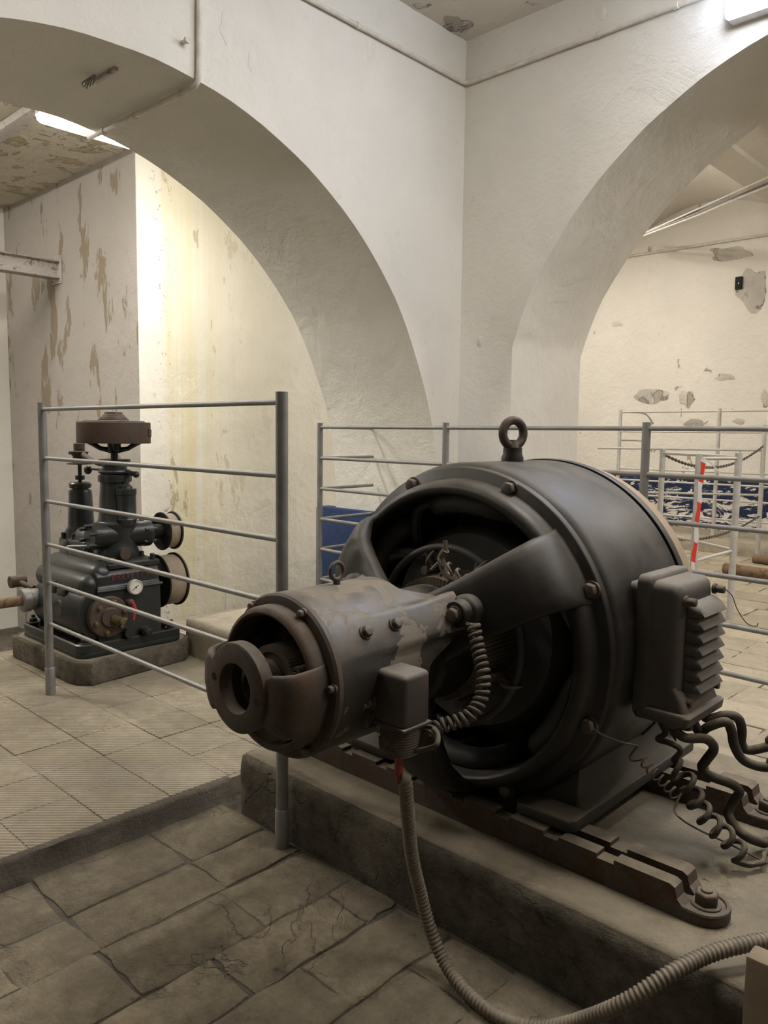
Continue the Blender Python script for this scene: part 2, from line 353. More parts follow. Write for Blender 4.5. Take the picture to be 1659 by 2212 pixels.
# ================================================================== STRUCTURE
XL, XB = -3.30, -4.28            # left arch wall, front and back face
YR, YRB = 4.20, 5.05             # right arch wall, front and back face
ZC = 3.82
def arch_wall(name, plane, f0, f1, u0, u1, ztop, cu, cz, R, zs, label, mat='plaster_white', zb=-0.05):
    """wall in plane x (u=y) or y (u=x) with an arched opening; f0 front face, f1 back face"""
    mb = MB(); n = 64; a_s = math.asin((zs - cz) / R)
    pts = []
    for i in range(n + 1):
        a = a_s + (pi - 2 * a_s) * i / n
        j = 1 + 0.004 * noise.noise((i * 0.35, cu * 3, 1.0))
        pts.append((cu + R * j * math.cos(a), cz + R * j * math.sin(a)))
    ur, ul = pts[0][0], pts[-1][0]
    P = (lambda f, u, z: (f, u, z)) if plane == 'x' else (lambda f, u, z: (u, f, z))
    for f in (f0, f1):
        mb.add([P(f, ur, zb), P(f, u1, zb), P(f, u1, ztop), P(f, ur, ztop), P(f, ur, zs)], [(0, 1, 2, 3, 4)])
        mb.add([P(f, u0, zb), P(f, ul, zb), P(f, ul, zs), P(f, ul, ztop), P(f, u0, ztop)], [(0, 1, 2, 3, 4)])
        for (a, b_) in zip(pts, pts[1:]): mb.add([P(f, *a), P(f, a[0], ztop), P(f, b_[0], ztop), P(f, *b_)], [(0, 1, 2, 3)])
    ring = [(ur, zb)] + pts + [(ul, zb)]
    nt_ = 8
    for (a, b_) in zip(ring, ring[1:]):
        mb.add([P(f0, *a), P(f1, *a), P(f1, *b_), P(f0, *b_)], [(0, 1, 2, 3)])
    mb.add([P(f0, u0, zb), P(f0, u0, ztop), P(f1, u0, ztop), P(f1, u0, zb)], [(0, 1, 2, 3)])
    mb.add([P(f0, u1, zb), P(f0, u1, ztop), P(f1, u1, ztop), P(f1, u1, zb)], [(0, 1, 2, 3)])
    o = mb.build(name, mat, smooth=30)
    bm = bmesh.new(); bm.from_mesh(o.data); bmesh.ops.remove_doubles(bm, verts=bm.verts, dist=1e-4); bmesh.ops.recalc_face_normals(bm, faces=bm.faces); bm.to_mesh(o.data); bm.free()
    o.data.set_sharp_from_angle(angle=math.radians(30))
    return tag(o, label, None, None, 'structure')
arch_wall('wall_left', 'x', XL, XB, -6.0, YR + 0.0, ZC + .1, 1.85, 0.82, 2.14, 0.85, 'whitewashed wall with a wide round arch on the left', zb=-0.9)
arch_wall('wall_right', 'y', YR, YRB, XB + .0, 5.0, ZC + .1, -0.869, 1.23, 2.109, 1.85, 'whitewashed wall with a round arch on the right')
def sbox(name, b_, mat, label, bev=0):
    return tag(MB().box(*b_).build(name, mat, bevel=bev), label, None, None, 'structure')
sbox('ceiling', (XB, 5.0, -6.0, YRB, ZC, ZC + .12), 'plaster_ceiling', 'flaking plaster ceiling of the main room')
plaster('plaster_low_bounce', (0.42, 0.39, 0.34))  # unseen walls toned down so less light bounces onto the motor
sbox('wall_back', (5.0, 5.2, -6, 12, -.1, 4.2), 'plaster_low_bounce', 'grey wall behind the photographer, right side')
sbox('wall_front', (-9, 5.0, -6.2, -6, -.9, 4.2), 'plaster_low_bounce', 'grey wall behind the photographer, left side')
# left bay, its floor lies lower than the tiled floor
CY2, XW, XF, ZB = 3.139, -5.60, -8.14, 3.433
sbox('wall_pier', (XF - .2, XW - .012, CY2, CY2 + .8, -1.0, 3.7), 'plaster_grey', 'grey flaking plaster pier face beyond the left arch')
sbox('wall_stained', (XW - .012, XW, CY2 + .0015, 6.5, -1.0, 3.7), 'plaster_yellow', 'cream wall with yellow damp streaks beyond the left arch')
sbox('wall_bay_end', (XF - .25, XF, -6, CY2, -1.0, 3.7), 'plaster_white', 'pale end wall at the far left')
sbox('ceiling', (XF - .2, XB - .0, -6, 6.5, ZB, ZB + .15), 'plaster_bay_ceiling', 'peeling yellowed ceiling beyond the left arch')
sbox('floor', (XF - .2, -4.46, -6, 6.5, -1.0, -0.72), 'concrete_dark', 'sunken dark floor beyond the left arch')
# right bay
sbox('wall_far', (-9, 5.0, 10.0, 10.25, -.1, 4.6), 'plaster_far', 'far white wall with flaking blue dado')
sbox('wall_bay_side', (-7.2, -7.0, YRB, 10.0, -.1, 4.6), 'plaster_white', 'white side wall of the far bay')
cb = MB()
for i in range(6):                                    # shallow jack arches between ribs
    xa = -7.0 + i * 2.0
    ring = [[(xa + 0.16 + 1.68 * k / 10, y, 3.98 + 0.22 * math.sin(pi * k / 10)) for k in range(11)] for y in (YRB - .02, 10.0)]
    cb.rings(ring, False, False)
    cb.box(xa - .16, xa + .16, YRB, 10.0, 3.93, 4.3)
cb.box(-7, 5, YRB, 10, 4.25, 4.4)
tag(cb.build('ceiling', 'plaster_ceiling'), 'vaulted white ceiling of the bay behind the right arch', kind='structure')
plaster('plaster_bare', (0.60, 0.56, 0.49), blotch=0.25, peel=0.12, peel_col=(0.44, 0.40, 0.34), bump_s=1.0)
def patch(parent, px, py, rx, ry, seed, th=.004, **pl):
    ax = next(iter(pl)); n = 26; rs = [[], [], []]
    c = at(px, py, **pl)
    for i in range(n):
        a = 2 * pi * i / n; k_ = 1 + .45 * noise.noise((math.cos(a) * 1.6 + seed, math.sin(a) * 1.6, seed * .7))
        p = at(px + rx * k_ * math.cos(a), py + ry * k_ * math.sin(a), **pl); d = Vector((0, 0, 0)); q = (CAMP - p)
        s_ = {'x': Vector((1, 0, 0)), 'y': Vector((0, -1, 0)), 'z': Vector((0, 0, -1))}[ax]
        rs[0].append(p - s_ * .003); rs[1].append(p + s_ * th * .5); rs[2].append(p.lerp(c, .10) + s_ * th)
    mb = MB(); mb.rings(rs); return mb.build('bare_patch', 'plaster_bare' if ax != 'x' and th > .0035 or ax == 'z' else 'plaster_white', parent, smooth=50)
wf_ = bpy.data.objects['wall_far']; wl_ = bpy.data.objects['wall_left']; wr_ = bpy.data.objects['wall_right']; ce_ = bpy.data.objects['ceiling']
for k_, (px, py, rx, ry) in enumerate(((1628, 626, 36, 42), (1566, 815, 20, 8), (1412, 856, 34, 14), (1482, 862, 16, 20), (1575, 548, 46, 14), (1500, 915, 26, 9), (1596, 910, 14, 6), (1652, 860, 8, 20), (1332, 700, 14, 6))): patch(wf_, px, py, rx, ry, k_ * 3.1, y=10.0)
for k_, (px, py, rx, ry) in enumerate(((1036, 738, 6, 14), (1300, 28, 9, 16), (1012, 170, 5, 9))): patch(wr_, px, py, rx, ry, k_ * 2.3 + 9, .003, y=YR)
for k_, (px, py, rx, ry) in enumerate(((490, 60, 16, 34), (545, 130, 10, 22))): patch(wl_, px, py, rx, ry, k_ * 2.3 + 19, .003, x=XL)
for k_, (px, py, rx, ry) in enumerate(((985, 55, 32, 20), (910, 12, 20, 6), (1150, 6, 16, 5))): patch(ce_, px, py, rx, ry, k_ * 2.3 + 5, .003, z=ZC)
# blue plinth at the foot of the left arch
pl = MB().box(-4.44, -3.36, 3.93, 4.06, -.02, .745).build('trim_1', 'plaster_blue', bevel=.012)
tag(pl, 'dark blue painted foot of the left arch', kind='structure')

# ------------------------------------------------------------------ floors
fl = MB().box(-2.235, 5.0, -6, YRB, -.12, -.002).box(-9, 5.0, YRB, 10, -.12, -.002).box(-4.3, -2.235, 3.9, YRB, -.12, -.002)
fl_o = tag(fl.build('floor', 'mortar', smooth=0), 'brown worn flagstone floor', kind='structure')
def flag(x0, x1, y0, y1, mat, parent, gap=.004, jit=.016):
    def edge(a, b_, k):
        return [(a[0] + (b_[0] - a[0]) * i / k, a[1] + (b_[1] - a[1]) * i / k) for i in range(k)]
    j = lambda: random.uniform(-jit, jit)
    cs = [(x0 + gap + j() * .4, y0 + gap + j() * .4), (x1 - gap + j() * .4, y0 + gap + j() * .4), (x1 - gap + j() * .4, y1 - gap + j() * .4), (x0 + gap + j() * .4, y1 - gap + j() * .4)]
    pts = []
    for a, b_ in zip(cs, cs[1:] + cs[:1]): pts += edge(a, b_, 5)
    pts = [(p[0] + j() * .35, p[1] + j() * .35) for p in pts]
    cx_, cy_ = (x0 + x1) / 2, (y0 + y1) / 2
    top = random.uniform(.0, .003); tx, ty = random.uniform(-.006, .006), random.uniform(-.006, .006)
    n = len(pts); mb = MB()
    def zz(p): return top + tx * (p[0] - cx_) + ty * (p[1] - cy_)
    r0 = [(p[0], p[1], -.03) for p in pts]; r1 = [(p[0], p[1], zz(p) - .002) for p in pts]
    q = [(cx_ + (p[0] - cx_) * .982, cy_ + (p[1] - cy_) * .982) for p in pts]; r2 = [(p[0], p[1], zz(p)) for p in q]
    mb.rings([r0, r1, r2], True, False); k_ = len(mb.v); mb.add([(cx_, cy_, top + .0006)], []); mb.f += [(k_, 2 * n + i, 2 * n + (i + 1) % n) for i in range(n)]
    o = mb.build('flagstone', mat, parent, smooth=50, org=None)
    return o
def place_flag(x0, x1, y0, y1, mat='flagstone'):
    c = [proj((x, y, 0)) for x in (x0, x1) for y in (y0, y1)]
    if min(q[2] for q in c) < .3: return
    if max(q[0] for q in c) < -300 or min(q[0] for q in c) > IW + 300 or max(q[1] for q in c) < 0 or min(q[1] for q in c) > IH + 400: return
    o = flag(x0, x1, y0, y1, mat, fl_o)
    c_ = Vector(((x0 + x1) / 2, (y0 + y1) / 2, 0))
    for v_ in o.data.vertices: v_.co -= c_
    o.location = c_
rows = [(-2.225, -1.96, (.10, .48, .86, 1.24, 1.525)), (-1.96, -1.775, (.28, .66, .86, 1.24, 1.525)), (-1.775, -1.55, (.10, .48, .85, 1.21, 1.525)),
        (-1.55, -1.37, (.30, .66, 1.03, 1.41, 1.525)), (-1.37, -1.18, (.12, .50, .85, 1.17, 1.525)), (-1.18, -.98, (.30, .68, 1.06, 1.35, 1.525)),
        (-.98, -.79, (.12, .5, .9, 1.25, 1.525)), (-.79, -.58, (.3, .7, 1.05, 1.4, 1.525)), (-.58, -.36, (.2, .6, .95, 1.3, 1.525)), (-.36, -.15, (.4, .8, 1.2, 1.525)), (-.15, .1, (.5, .9, 1.3, 1.525))]
for x0, x1, ys in rows:
    for a, b_ in zip(ys, ys[1:]): place_flag(x0, x1, a, b_)
y = 2.78; k = 0
while y < 9.0:
    dy = random.uniform(.26, .40); x = -5.2 + random.uniform(0, .4) if y > YRB else -2.2 - random.uniform(0, .2)
    while x < 1.2:
        dx = random.uniform(.42, .70)
        if y > YRB or x + dx > -2.1: place_flag(max(x, -2.23) if y < YRB else x, x + dx, y, min(y + dy, 9.0), 'flagstone_pale')
        x += dx
    y += dy
# raised tiled floor
ZT = 0.07
tf = tag(MB().box(-4.46, -2.24, -6, 3.99, -.12, ZT - .004).box(-4.46, -4.30, -6, 3.99, -.72, -.1).build('floor', 'concrete_dust', smooth=0), 'raised floor of pale ribbed cement tiles', kind='structure')
TS = 0.2365; tm = None
for i in range(10):
    for j in range(-9, 11):
        x1 = -2.262 - i * TS; y0 = 1.59 + (j - 3) * TS; cx_, cy_ = x1 - TS / 2, y0 + TS / 2
        if cx_ < -4.42 or cy_ > 3.87: continue
        q = proj((cx_, cy_, ZT))
        if q[0] < -900 or q[1] > IH + 500 or q[2] < .4: continue
        if tm is None:
            h = TS / 2 - .0012
            o = MB().box(-h, h, -h, h, -.02, 0).build('tile', 'ribbed_tile', tf, bevel=.0022, seg=1, org=None); tm = o.data
        else:
            o = bpy.data.objects.new('tile', tm); COL.objects.link(o); o.parent = tf
        o.location = (cx_ + random.uniform(-.0008, .0008), cy_ + random.uniform(-.0008, .0008), ZT + random.uniform(-.0022, .0012)); o.rotation_euler = (random.uniform(-.004, .004), random.uniform(-.004, .004), random.uniform(-.004, .004))
# rough kerb along the step
kb = []
ny = 60
prof = [(-2.262, ZT - .001), (-2.236, ZT - .002), (-2.228, ZT - .012), (-2.222, .02), (-2.200, -.004), (-2.21, -.03), (-2.262, -.03)]
for i in range(ny + 1):
    yy = -1.2 + i * (1.58 + 1.2) / ny
    kb.append([(p[0] + (0.010 * noise.noise((yy * 6, k_ * .9, 0)) + .006 * noise.noise((yy * 22, k_, 3))) * (1 if 1 <= k_ <= 4 else 0), yy, p[1] + (.008 * noise.noise((yy * 9, k_, 7)) if 2 <= k_ <= 4 else 0)) for k_, p in enumerate(prof)])
mb = MB(); mb.rings(kb); tag(mb.build('trim_2', 'kerb', smooth=60), 'dark chipped cement kerb along the step', kind='structure')
# ================================================================== MOTOR
X0, Z0 = -1.36, 0.735
PADZ = 0.21
# concrete pad: displaced block
def rough_block(name, x0, x1, y0, y1, z0, z1, step, amp, mat, parent=None, rnd=.02, seed=0):
    bm = bmesh.new(); nx, ny_, nz = [max(2, int(round((b_ - a) / step))) for a, b_ in ((x0, x1), (y0, y1), (z0, z1))]
    vs = {}
    def V(i, j, k_):
        if (i, j, k_) not in vs:
            p = Vector((x0 + (x1 - x0) * i / nx, y0 + (y1 - y0) * j / ny_, z0 + (z1 - z0) * k_ / nz))
            # round the edges
            c = Vector((min(max(p.x, x0 + rnd), x1 - rnd), min(max(p.y, y0 + rnd), y1 - rnd), min(p.z, z1 - rnd)))
            d = p - c
            if d.length > rnd: p = c + d.normalized() * rnd
            q = Vector((p.x * 5 + seed, p.y * 5, p.z * 5))
            p += noise.noise_vector(q) * amp + noise.noise_vector(q * 4) * amp * .45
            if k_ == 0: p.z = z0
            vs[(i, j, k_)] = bm.verts.new(p)
        return vs[(i, j, k_)]
    for i in range(nx):
        for j in range(ny_): bm.faces.new((V(i, j, nz), V(i + 1, j, nz), V(i + 1, j + 1, nz), V(i, j + 1, nz)))
    for k_ in range(nz):
        for i in range(nx):
            bm.faces.new((V(i, 0, k_), V(i + 1, 0, k_), V(i + 1, 0, k_ + 1), V(i, 0, k_ + 1))); bm.faces.new((V(i + 1, ny_, k_), V(i, ny_, k_), V(i, ny_, k_ + 1), V(i + 1, ny_, k_ + 1)))
        for j in range(ny_):
            bm.faces.new((V(0, j + 1, k_), V(0, j, k_), V(0, j, k_ + 1), V(0, j + 1, k_ + 1))); bm.faces.new((V(nx, j, k_), V(nx, j + 1, k_), V(nx, j + 1, k_ + 1), V(nx, j, k_ + 1)))
    me = bpy.data.meshes.new(name); bm.to_mesh(me); bm.free(); o = bpy.data.objects.new(name, me); COL.objects.link(o)
    for p in me.polygons: p.use_smooth = True
    me.materials.append(MATS[mat]); ORG[o.name] = Vector((0, 0, 0))
    if parent: o.parent = parent
    return o
pad = tag(rough_block('concrete_pad', -2.12, .55, 1.53, 2.72, -.01, PADZ, .035, .005, 'concrete_dark', rnd=.018), 'dark worn concrete pad under the big motor', 'plinth')
pt = rough_block('screed', -2.105, .53, 1.548, 2.70, PADZ - .02, PADZ + .004, .03, .0016, 'concrete_dust', pad, rnd=.004, seed=4); pt['label'] = 'dusty screeded top of the pad'

RZ = .2148
def slide_rail(y0, y1, label, xa=-2.02, xb=-.67, inner=1):
    t = thing('slide_rail', label, 'rail', ((xa + xb) / 2, (y0 + y1) / 2, RZ), 'cast slide rails under the motor')
    zt = .2885; w_ = (y1 - y0)
    mb = MB()
    # base web and two notched ribs
    mb.box(xa, xb, y0 + .004, y1 - .004, RZ, RZ + .022)
    mb.box(xb - .10, xb + .03, y0 + .003, y1 - .003, RZ, RZ + .024)
    mb.build('base_web', 'rail_rust', t, bevel=.003)
    def rib(a, b_, xs, xe, end):
        x = xs; pts = [(xs, zt)]
        while x < xe - .16:
            pts += [(x + .105, zt), (x + .105, zt - .011), (x + .150, zt - .011), (x + .150, zt)]; x += .150
        tail = [(xe - .012, zt), (xe, zt - .006), (xe + .006, zt - .03), (xe + .02, RZ + .028), (xe + .04, RZ + .02), (xe + .04, RZ)] if end else [(xe, zt), (xe, RZ)]
        MB().prism([(xs, RZ)] + pts + tail, 'y', a, b_).build('rib', 'rail_rust', t, smooth=20)
    for q_, (a, b_) in enumerate(((y0, y0 + w_ * .34), (y1 - w_ * .40, y1))):
        if q_ == inner: rib(a, b_, xa, X0 - .24, False); rib(a, b_, X0 + .24 + (.15 - (X0 + .24 - xa) % .15), xb, True)
        else: rib(a, b_, xa, xb, True)
    yc = (y0 + y1) / 2
    for xe, sg in ((xb, 1), (xa, -1)):
        m2 = MB(); n = 24; R_ = w_ / 2 - .0015; y0_, y1_ = y0 + .0015, y1 - .0015
        poly = [(xe - sg * .01, y0_)] + [(xe + sg * (.045 + R_ * math.cos(a)), yc + R_ * math.sin(a)) for a in [-pi / 2 + pi * i / n for i in range(n + 1)]] + [(xe - sg * .01, y1_)]
        m2.prism(poly, 'z', RZ, RZ + .025)
        lug = m2.build('lug', 'rail_rust', t, bevel=.004)
        MB().tube([(xe, y0 + .005, RZ + .027)] + [(xe + sg * (.045 + (R_ - .005) * math.cos(a)), yc + (R_ - .005) * math.sin(a), RZ + .025) for a in [-pi / 2 + pi * i / n for i in range(n + 1)]] + [(xe, y1 - .005, RZ + .027)], .006, 8).build('rim', 'rail_rust', lug)
        bt = MB(); bt.hexbolt((xe + sg * .05, yc, RZ + .025), (0, 0, 1), .027, .032); bt.cyl((xe + sg * .05, yc, RZ + .05), (xe + sg * .05, yc, RZ + .062), .013, n=16)
        bt.build('anchor_bolt', 'rail_rust', t, bevel=.0015, seg=1)
    return t
slide_rail(1.68, 1.797, 'rusty notched cast rail under the near side of the motor')
slide_rail(2.245, 2.385, 'rusty notched cast rail under the far side of the motor', xb=-.72, inner=0)

motor = thing('electric_motor', 'big black round electric motor with open end bracket and lifting eye', 'motor', (X0, 2.0, .285))
A3 = (X0, 0, Z0)
# frame barrel
mb = MB(); mb.lathe([(.455, 2.19), (.483, 2.19), (.486, 2.183), (.486, 1.80), (.482, 1.788), (.474, 1.78), (.455, 1.778)], A3, 'y', 128, closed=True)
frame = mb.build('frame', 'motor_paint', motor, smooth=35)
# rear bracket
mb = MB(); mb.lathe([(.455, 2.196), (.489, 2.196), (.491, 2.202), (.491, 2.222), (.487, 2.228), (.455, 2.228)], A3, 'y', 128, closed=True); mb.build('rear_rim', 'motor_paint', motor, smooth=35)
mb = MB(); mb.lathe([(.02, 2.36), (.36, 2.35), (.455, 2.318), (.478, 2.295), (.482, 2.23), (.40, 2.228)], A3, 'y', 96, cap=True)
rb = mb.build('rear_bracket', 'tan_cast', motor, smooth=40); rb['label'] = 'tan dusty rear end bracket'
# front bracket
br = MB()
br.lathe([(.474, 1.782), (.474, 1.760), (.470, 1.755), (.446, 1.752), (.440, 1.745), (.437, 1.722), (.432, 1.706), (.420, 1.694), (.408, 1.692), (.399, 1.698), (.395, 1.712), (.395, 1.782)], A3, 'y', 128, closed=True)
bracket = br.build('end_bracket', 'motor_paint', motor, smooth=50)
def arm(mb, ang, stations, ax, y_dir=1, n=20):
    d = Vector((math.cos(ang), 0, math.sin(ang))); p = Vector((-math.sin(ang), 0, math.cos(ang))); rs = []
    for s_, y_, w_, th in stations:
        ring = []
        for i in range(n):
            a = 2 * pi * i / n; ca, sa = math.cos(a), math.sin(a); e = .45
            u = w_ * math.copysign(abs(ca) ** e, ca); q = th * math.copysign(abs(sa) ** e, sa)
            be = u / max(s_, .12); rr_ = s_ - q * .45 * y_dir
            ring.append(Vector(ax) + (d * math.cos(be) + p * math.sin(be)) * rr_ + Vector((0, y_ + th - q * -1 * y_dir, 0)))
        rs.append(ring)
    mb.rings(rs)
for ang in (33, 147, 270):
    mb = MB(); arm(mb, math.radians(ang), [(.449, 1.7535, .116, .002), (.445, 1.748, .110, .006), (.440, 1.733, .105, .011), (.436, 1.708, .102, .016), (.430, 1.680, .100, .021), (.419, 1.650, .098, .025), (.398, 1.622, .094, .028), (.36, 1.586, .089, .028), (.29, 1.552, .086, .028), (.21, 1.522, .086, .028), (.14, 1.50, .095, .028)], A3)
    mb.build('bracket_arm', 'motor_paint', bracket, smooth=60)
mb = MB(); mb.lathe([(.09, 1.50), (.14, 1.50), (.152, 1.512), (.155, 1.62), (.145, 1.635), (.09, 1.635)], A3, 'y', 64, closed=True); mb.build('bearing_hub', 'motor_paint', bracket, bevel=0)
for i in range(8):
    a = math.radians(23.8 + 45 * i); mb = MB().hexbolt((X0 + .452 * math.cos(a), 1.755, Z0 + .452 * math.sin(a)), (0, -1, 0), .019, .022)
    mb.build('flange_bolt', 'bolt_metal', motor, bevel=.001, seg=1)
# insides: field coils, rotor, commutator and brush gear
mb = MB(); mb.lathe([(.02, 2.2), (.30, 2.2), (.30, 1.83), (.28, 1.80), (.02, 1.80)], A3, 'y', 72); mb.build('rotor', 'winding', motor)
for i in range(6):
    a0 = math.radians(60 * i + 30); mb = MB(); pts = []
    for k in range(28):
        t = 2 * pi * k / 28; aa = a0 + .36 * math.copysign(abs(math.cos(t)) ** .6, math.cos(t)); yy = 1.90 + .13 * math.copysign(abs(math.sin(t)) ** .6, math.sin(t)); rr = .375 - .0
        pts.append((X0 + rr * math.cos(aa), yy, Z0 + rr * math.sin(aa)))
    mb.tube(pts, .034, 10, loop=True); mb.build('field_coil', 'winding', motor)
mb = MB()
for i in range(90):
    a = 2 * pi * i / 90; c_, s_ = math.cos(a), math.sin(a); ta = .0047
    mb.add([(X0 + r * c_ - q * s_, y_, Z0 + r * s_ + q * c_) for r, q, y_ in ((.15, -ta, 1.64), (.15, ta, 1.64), (.172, ta, 1.64), (.172, -ta, 1.64), (.15, -ta, 1.80), (.15, ta, 1.80), (.172, ta, 1.80), (.172, -ta, 1.80))],
           [(0, 1, 2, 3), (4, 7, 6, 5), (0, 4, 5, 1), (2, 6, 7, 3), (1, 5, 6, 2), (3, 7, 4, 0)])
mb.build('commutator', 'copper_dull', motor, smooth=0)
mb = MB(); mb.torus((X0, 1.70, Z0), (0, 1, 0), .25, .011, 64, 10); bring = mb.build('brush_ring', 'winding', motor)
for i in range(8):
    a = math.radians(20 + 45 * i); d = Vector((math.cos(a), 0, math.sin(a))); mb = MB(); o_ = Vector((X0, 1.70, Z0))
    mb.cyl(o_ + d * .25, o_ + d * .2 + Vector((0, .02, 0)), .010, n=10); q = o_ + d * .19
    mb.cyl(q + Vector((0, -.03, 0)), q + Vector((0, .05, 0)), .012, n=12); mb.tube(smooth_path([q, q + d * .03 + Vector((.02, -.03, 0)), q + d * .05 + Vector((.035, 0, .01)), q + d * .02 + Vector((.03, .02, 0))], 6), .004, 6)
    mb.build('brush_holder', 'copper_dull', bring)
# loose brush leads lying on the hub
mb = MB()
for i in range(5):
    b_ = Vector((X0 + .02 + .03 * i, 1.60, Z0 + .20 - .012 * i)); mb.tube(smooth_path([b_, b_ + Vector((.02, .02, .03)), b_ + Vector((.035, -.01, .035)), b_ + Vector((.05, 0, .0)), b_ + Vector((.03, .03, -.01))], 6), .0045, 6)
mb.build('brush_lead', 'copper_dull', motor)
b_ = Vector((X0 + .075, 1.60, Z0 + .185)); mb = MB(); mb.tube(smooth_path([b_ + Vector((.04, 0, 0)), b_ + Vector((.0, 0, .012)), b_ + Vector((-.02, 0, .05)), b_ + Vector((-.005, 0, .075))], 6), .011, 8); mb.cyl(b_ + Vector((-.005, 0, .07)), b_ + Vector((-.008, 0, .10)), .006, n=8)
mb.build('brush_arm', 'copper_dull', motor)
# stator lead cables seen through the top window
for k, pl_ in enumerate([[(880, 1190, 1.86), (850, 1160, 1.84), (842, 1120, 1.83), (845, 1085, 1.84)], [(985, 1090, 1.82), (940, 1085, 1.80), (905, 1100, 1.79), (900, 1150, 1.80), (910, 1190, 1.84)], [(830, 1215, 1.80), (860, 1195, 1.78), (920, 1200, 1.80), (960, 1230, 1.84)]]):
    MB().tube(smooth_path([at(a, b2, y=c_) for a, b2, c_ in pl_], 6), .017, 8).build('lead_cable', 'winding', motor)
# lifting eye
mb = MB(); mb.lathe([(.034, 1.215), (.0335, 1.232), (.029, 1.242), (.0285, 1.262), (.012, 1.262)], (X0, 2.0, 0), 'z', 40); boss = mb.build('eye_boss', 'motor_paint', motor)
mb = MB(); mb.torus((X0, 2.0, 1.305), Vector((.95, -.3, 0)), .039, .0135, 40, 14); mb.lathe([(.021, 1.258), (.018, 1.268), (.012, 1.285)], (X0, 2.0, 0), 'z', 20); mb.build('lifting_eye', 'cast_rust', motor)
# feet
for sg in (1, -1):
    mb = MB(); fx = lambda u: X0 + sg * u
    # foot plate
    pl_ = [(fx(.245), 1.71), (fx(.395), 1.71), (fx(.412), 1.728), (fx(.412), 2.47), (fx(.395), 2.49), (fx(.245), 2.49), (fx(.228), 2.47), (fx(.228), 1.728)]
    mb.prism(pl_, 'z', .2888, .322); foot = mb.build('foot', 'foot_paint', motor, bevel=.006)
    rs = []
    for y_, k in ((1.795, .0), (1.80, .3), (1.81, .75), (1.825, .95), (1.85, 1.0), (2.26, 1.0), (2.34, .9), (2.40, .5), (2.43, .0)):
        t = .30 + .0 * k
        out = [(.22, .318), (.408, .318), (.402, .318 + .008 * k), (.380, .318 + .028 * k), (.360, .318 + .07 * k), (.356, .318 + .12 * k), (.372, .318 + .19 * k), (.30, .318 + .14 * k), (.22, .318 + .04 * k)]
        rs.append([(fx(u), y_, z_) for u, z_ in out])
    MB().rings(rs).build('web', 'foot_paint', foot, smooth=70)
    for y_ in (1.815, 2.416):
        MB().lathe([(.0135, .3235), (.0125, .324), (.0115, .3232), (.011, .300), (.0005, .300)], (fx(.305), y_, 0), 'z', 24, cap=False).build('bolt_hole', 'black_plain', foot)
# ------------------------------------------------------------------ exciter (part of the same machine)
ZE = .748; AE = (X0, 0, ZE)
def ang_d(a, b_): return abs((a - b_ + 180) % 360 - 180)
n = 144; R_o, R_i = .189, .165; rs = []
def yb(deg):
    d = min(ang_d(deg, 33), ang_d(deg, 147)); s_ = max(0, min(1, (34 - d) / 22)); s_ = s_ * s_ * (3 - 2 * s_)
    e = max(0, min(1, (ang_d(deg, 270) - 40) / 60)); return 1.385 + .02 * e + .115 * s_
cols = []
for i in range(n):
    deg = 360 * i / n; a = math.radians(deg); d = min(ang_d(deg, 33), ang_d(deg, 147)); Y1 = yb(deg)
    st = max(0, min(1, (17 - d) / 4)); st = st * st * (3 - 2 * st)
    lst = []
    for t in (0, .3, .5, .62, .75, .9, 1):
        y_ = 1.118 + (Y1 - 1.118) * t; rr = R_o + .010 * st * max(0, min(1, (y_ - 1.27) / .04)) + .022 * st * max(0, (y_ - 1.40) / .1) ** 1.5
        lst.append((rr, y_))
    lst += [(lst[-1][0] - .006, Y1 + .004), (R_i, Y1 - .004), (R_i, 1.25), (R_i, 1.118)]
    cols.append([Vector(AE) + Vector((r * math.cos(a), y_, r * math.sin(a))) for r, y_ in lst])
mb = MB(); mb.rings(cols, True, False, True)
exb = mb.build('exciter_frame', 'exciter_paint', motor, smooth=50); exb['label'] = 'peeling grey-brown exciter housing'
for ang in (33, 147):
    a = math.radians(ang); c_, s_ = math.cos(a), math.sin(a); q = Vector((X0 + .235 * c_, 0, ZE - .013 + .235 * s_))
    mb = MB(); mb.lathe([(.005, 1.482), (.030, 1.482), (.034, 1.487), (.034, 1.51), (.041, 1.515), (.043, 1.522), (.043, 1.57), (.005, 1.57)], q, 'y', 32); ear = mb.build('strap_boss', 'motor_paint', exb)
    MB().hexbolt(q + Vector((0, 1.482, 0)), (0, -1, 0), .017, .018).build('strap_bolt', 'bolt_metal', exb, bevel=.001, seg=1)
    mb = MB()
for k, (px, py) in enumerate(((790, 1375), (849, 1355))):
    y_ = (1.215, 1.305)[k]; a = math.radians(35); d = Vector((math.cos(a), 0, math.sin(a)))
    MB().hexbolt(Vector((X0, y_, ZE)) + d * (R_o + .002 + .008 * k), d, .0135, .014).build('pole_bolt', 'bolt_metal', exb, bevel=.0008, seg=1)
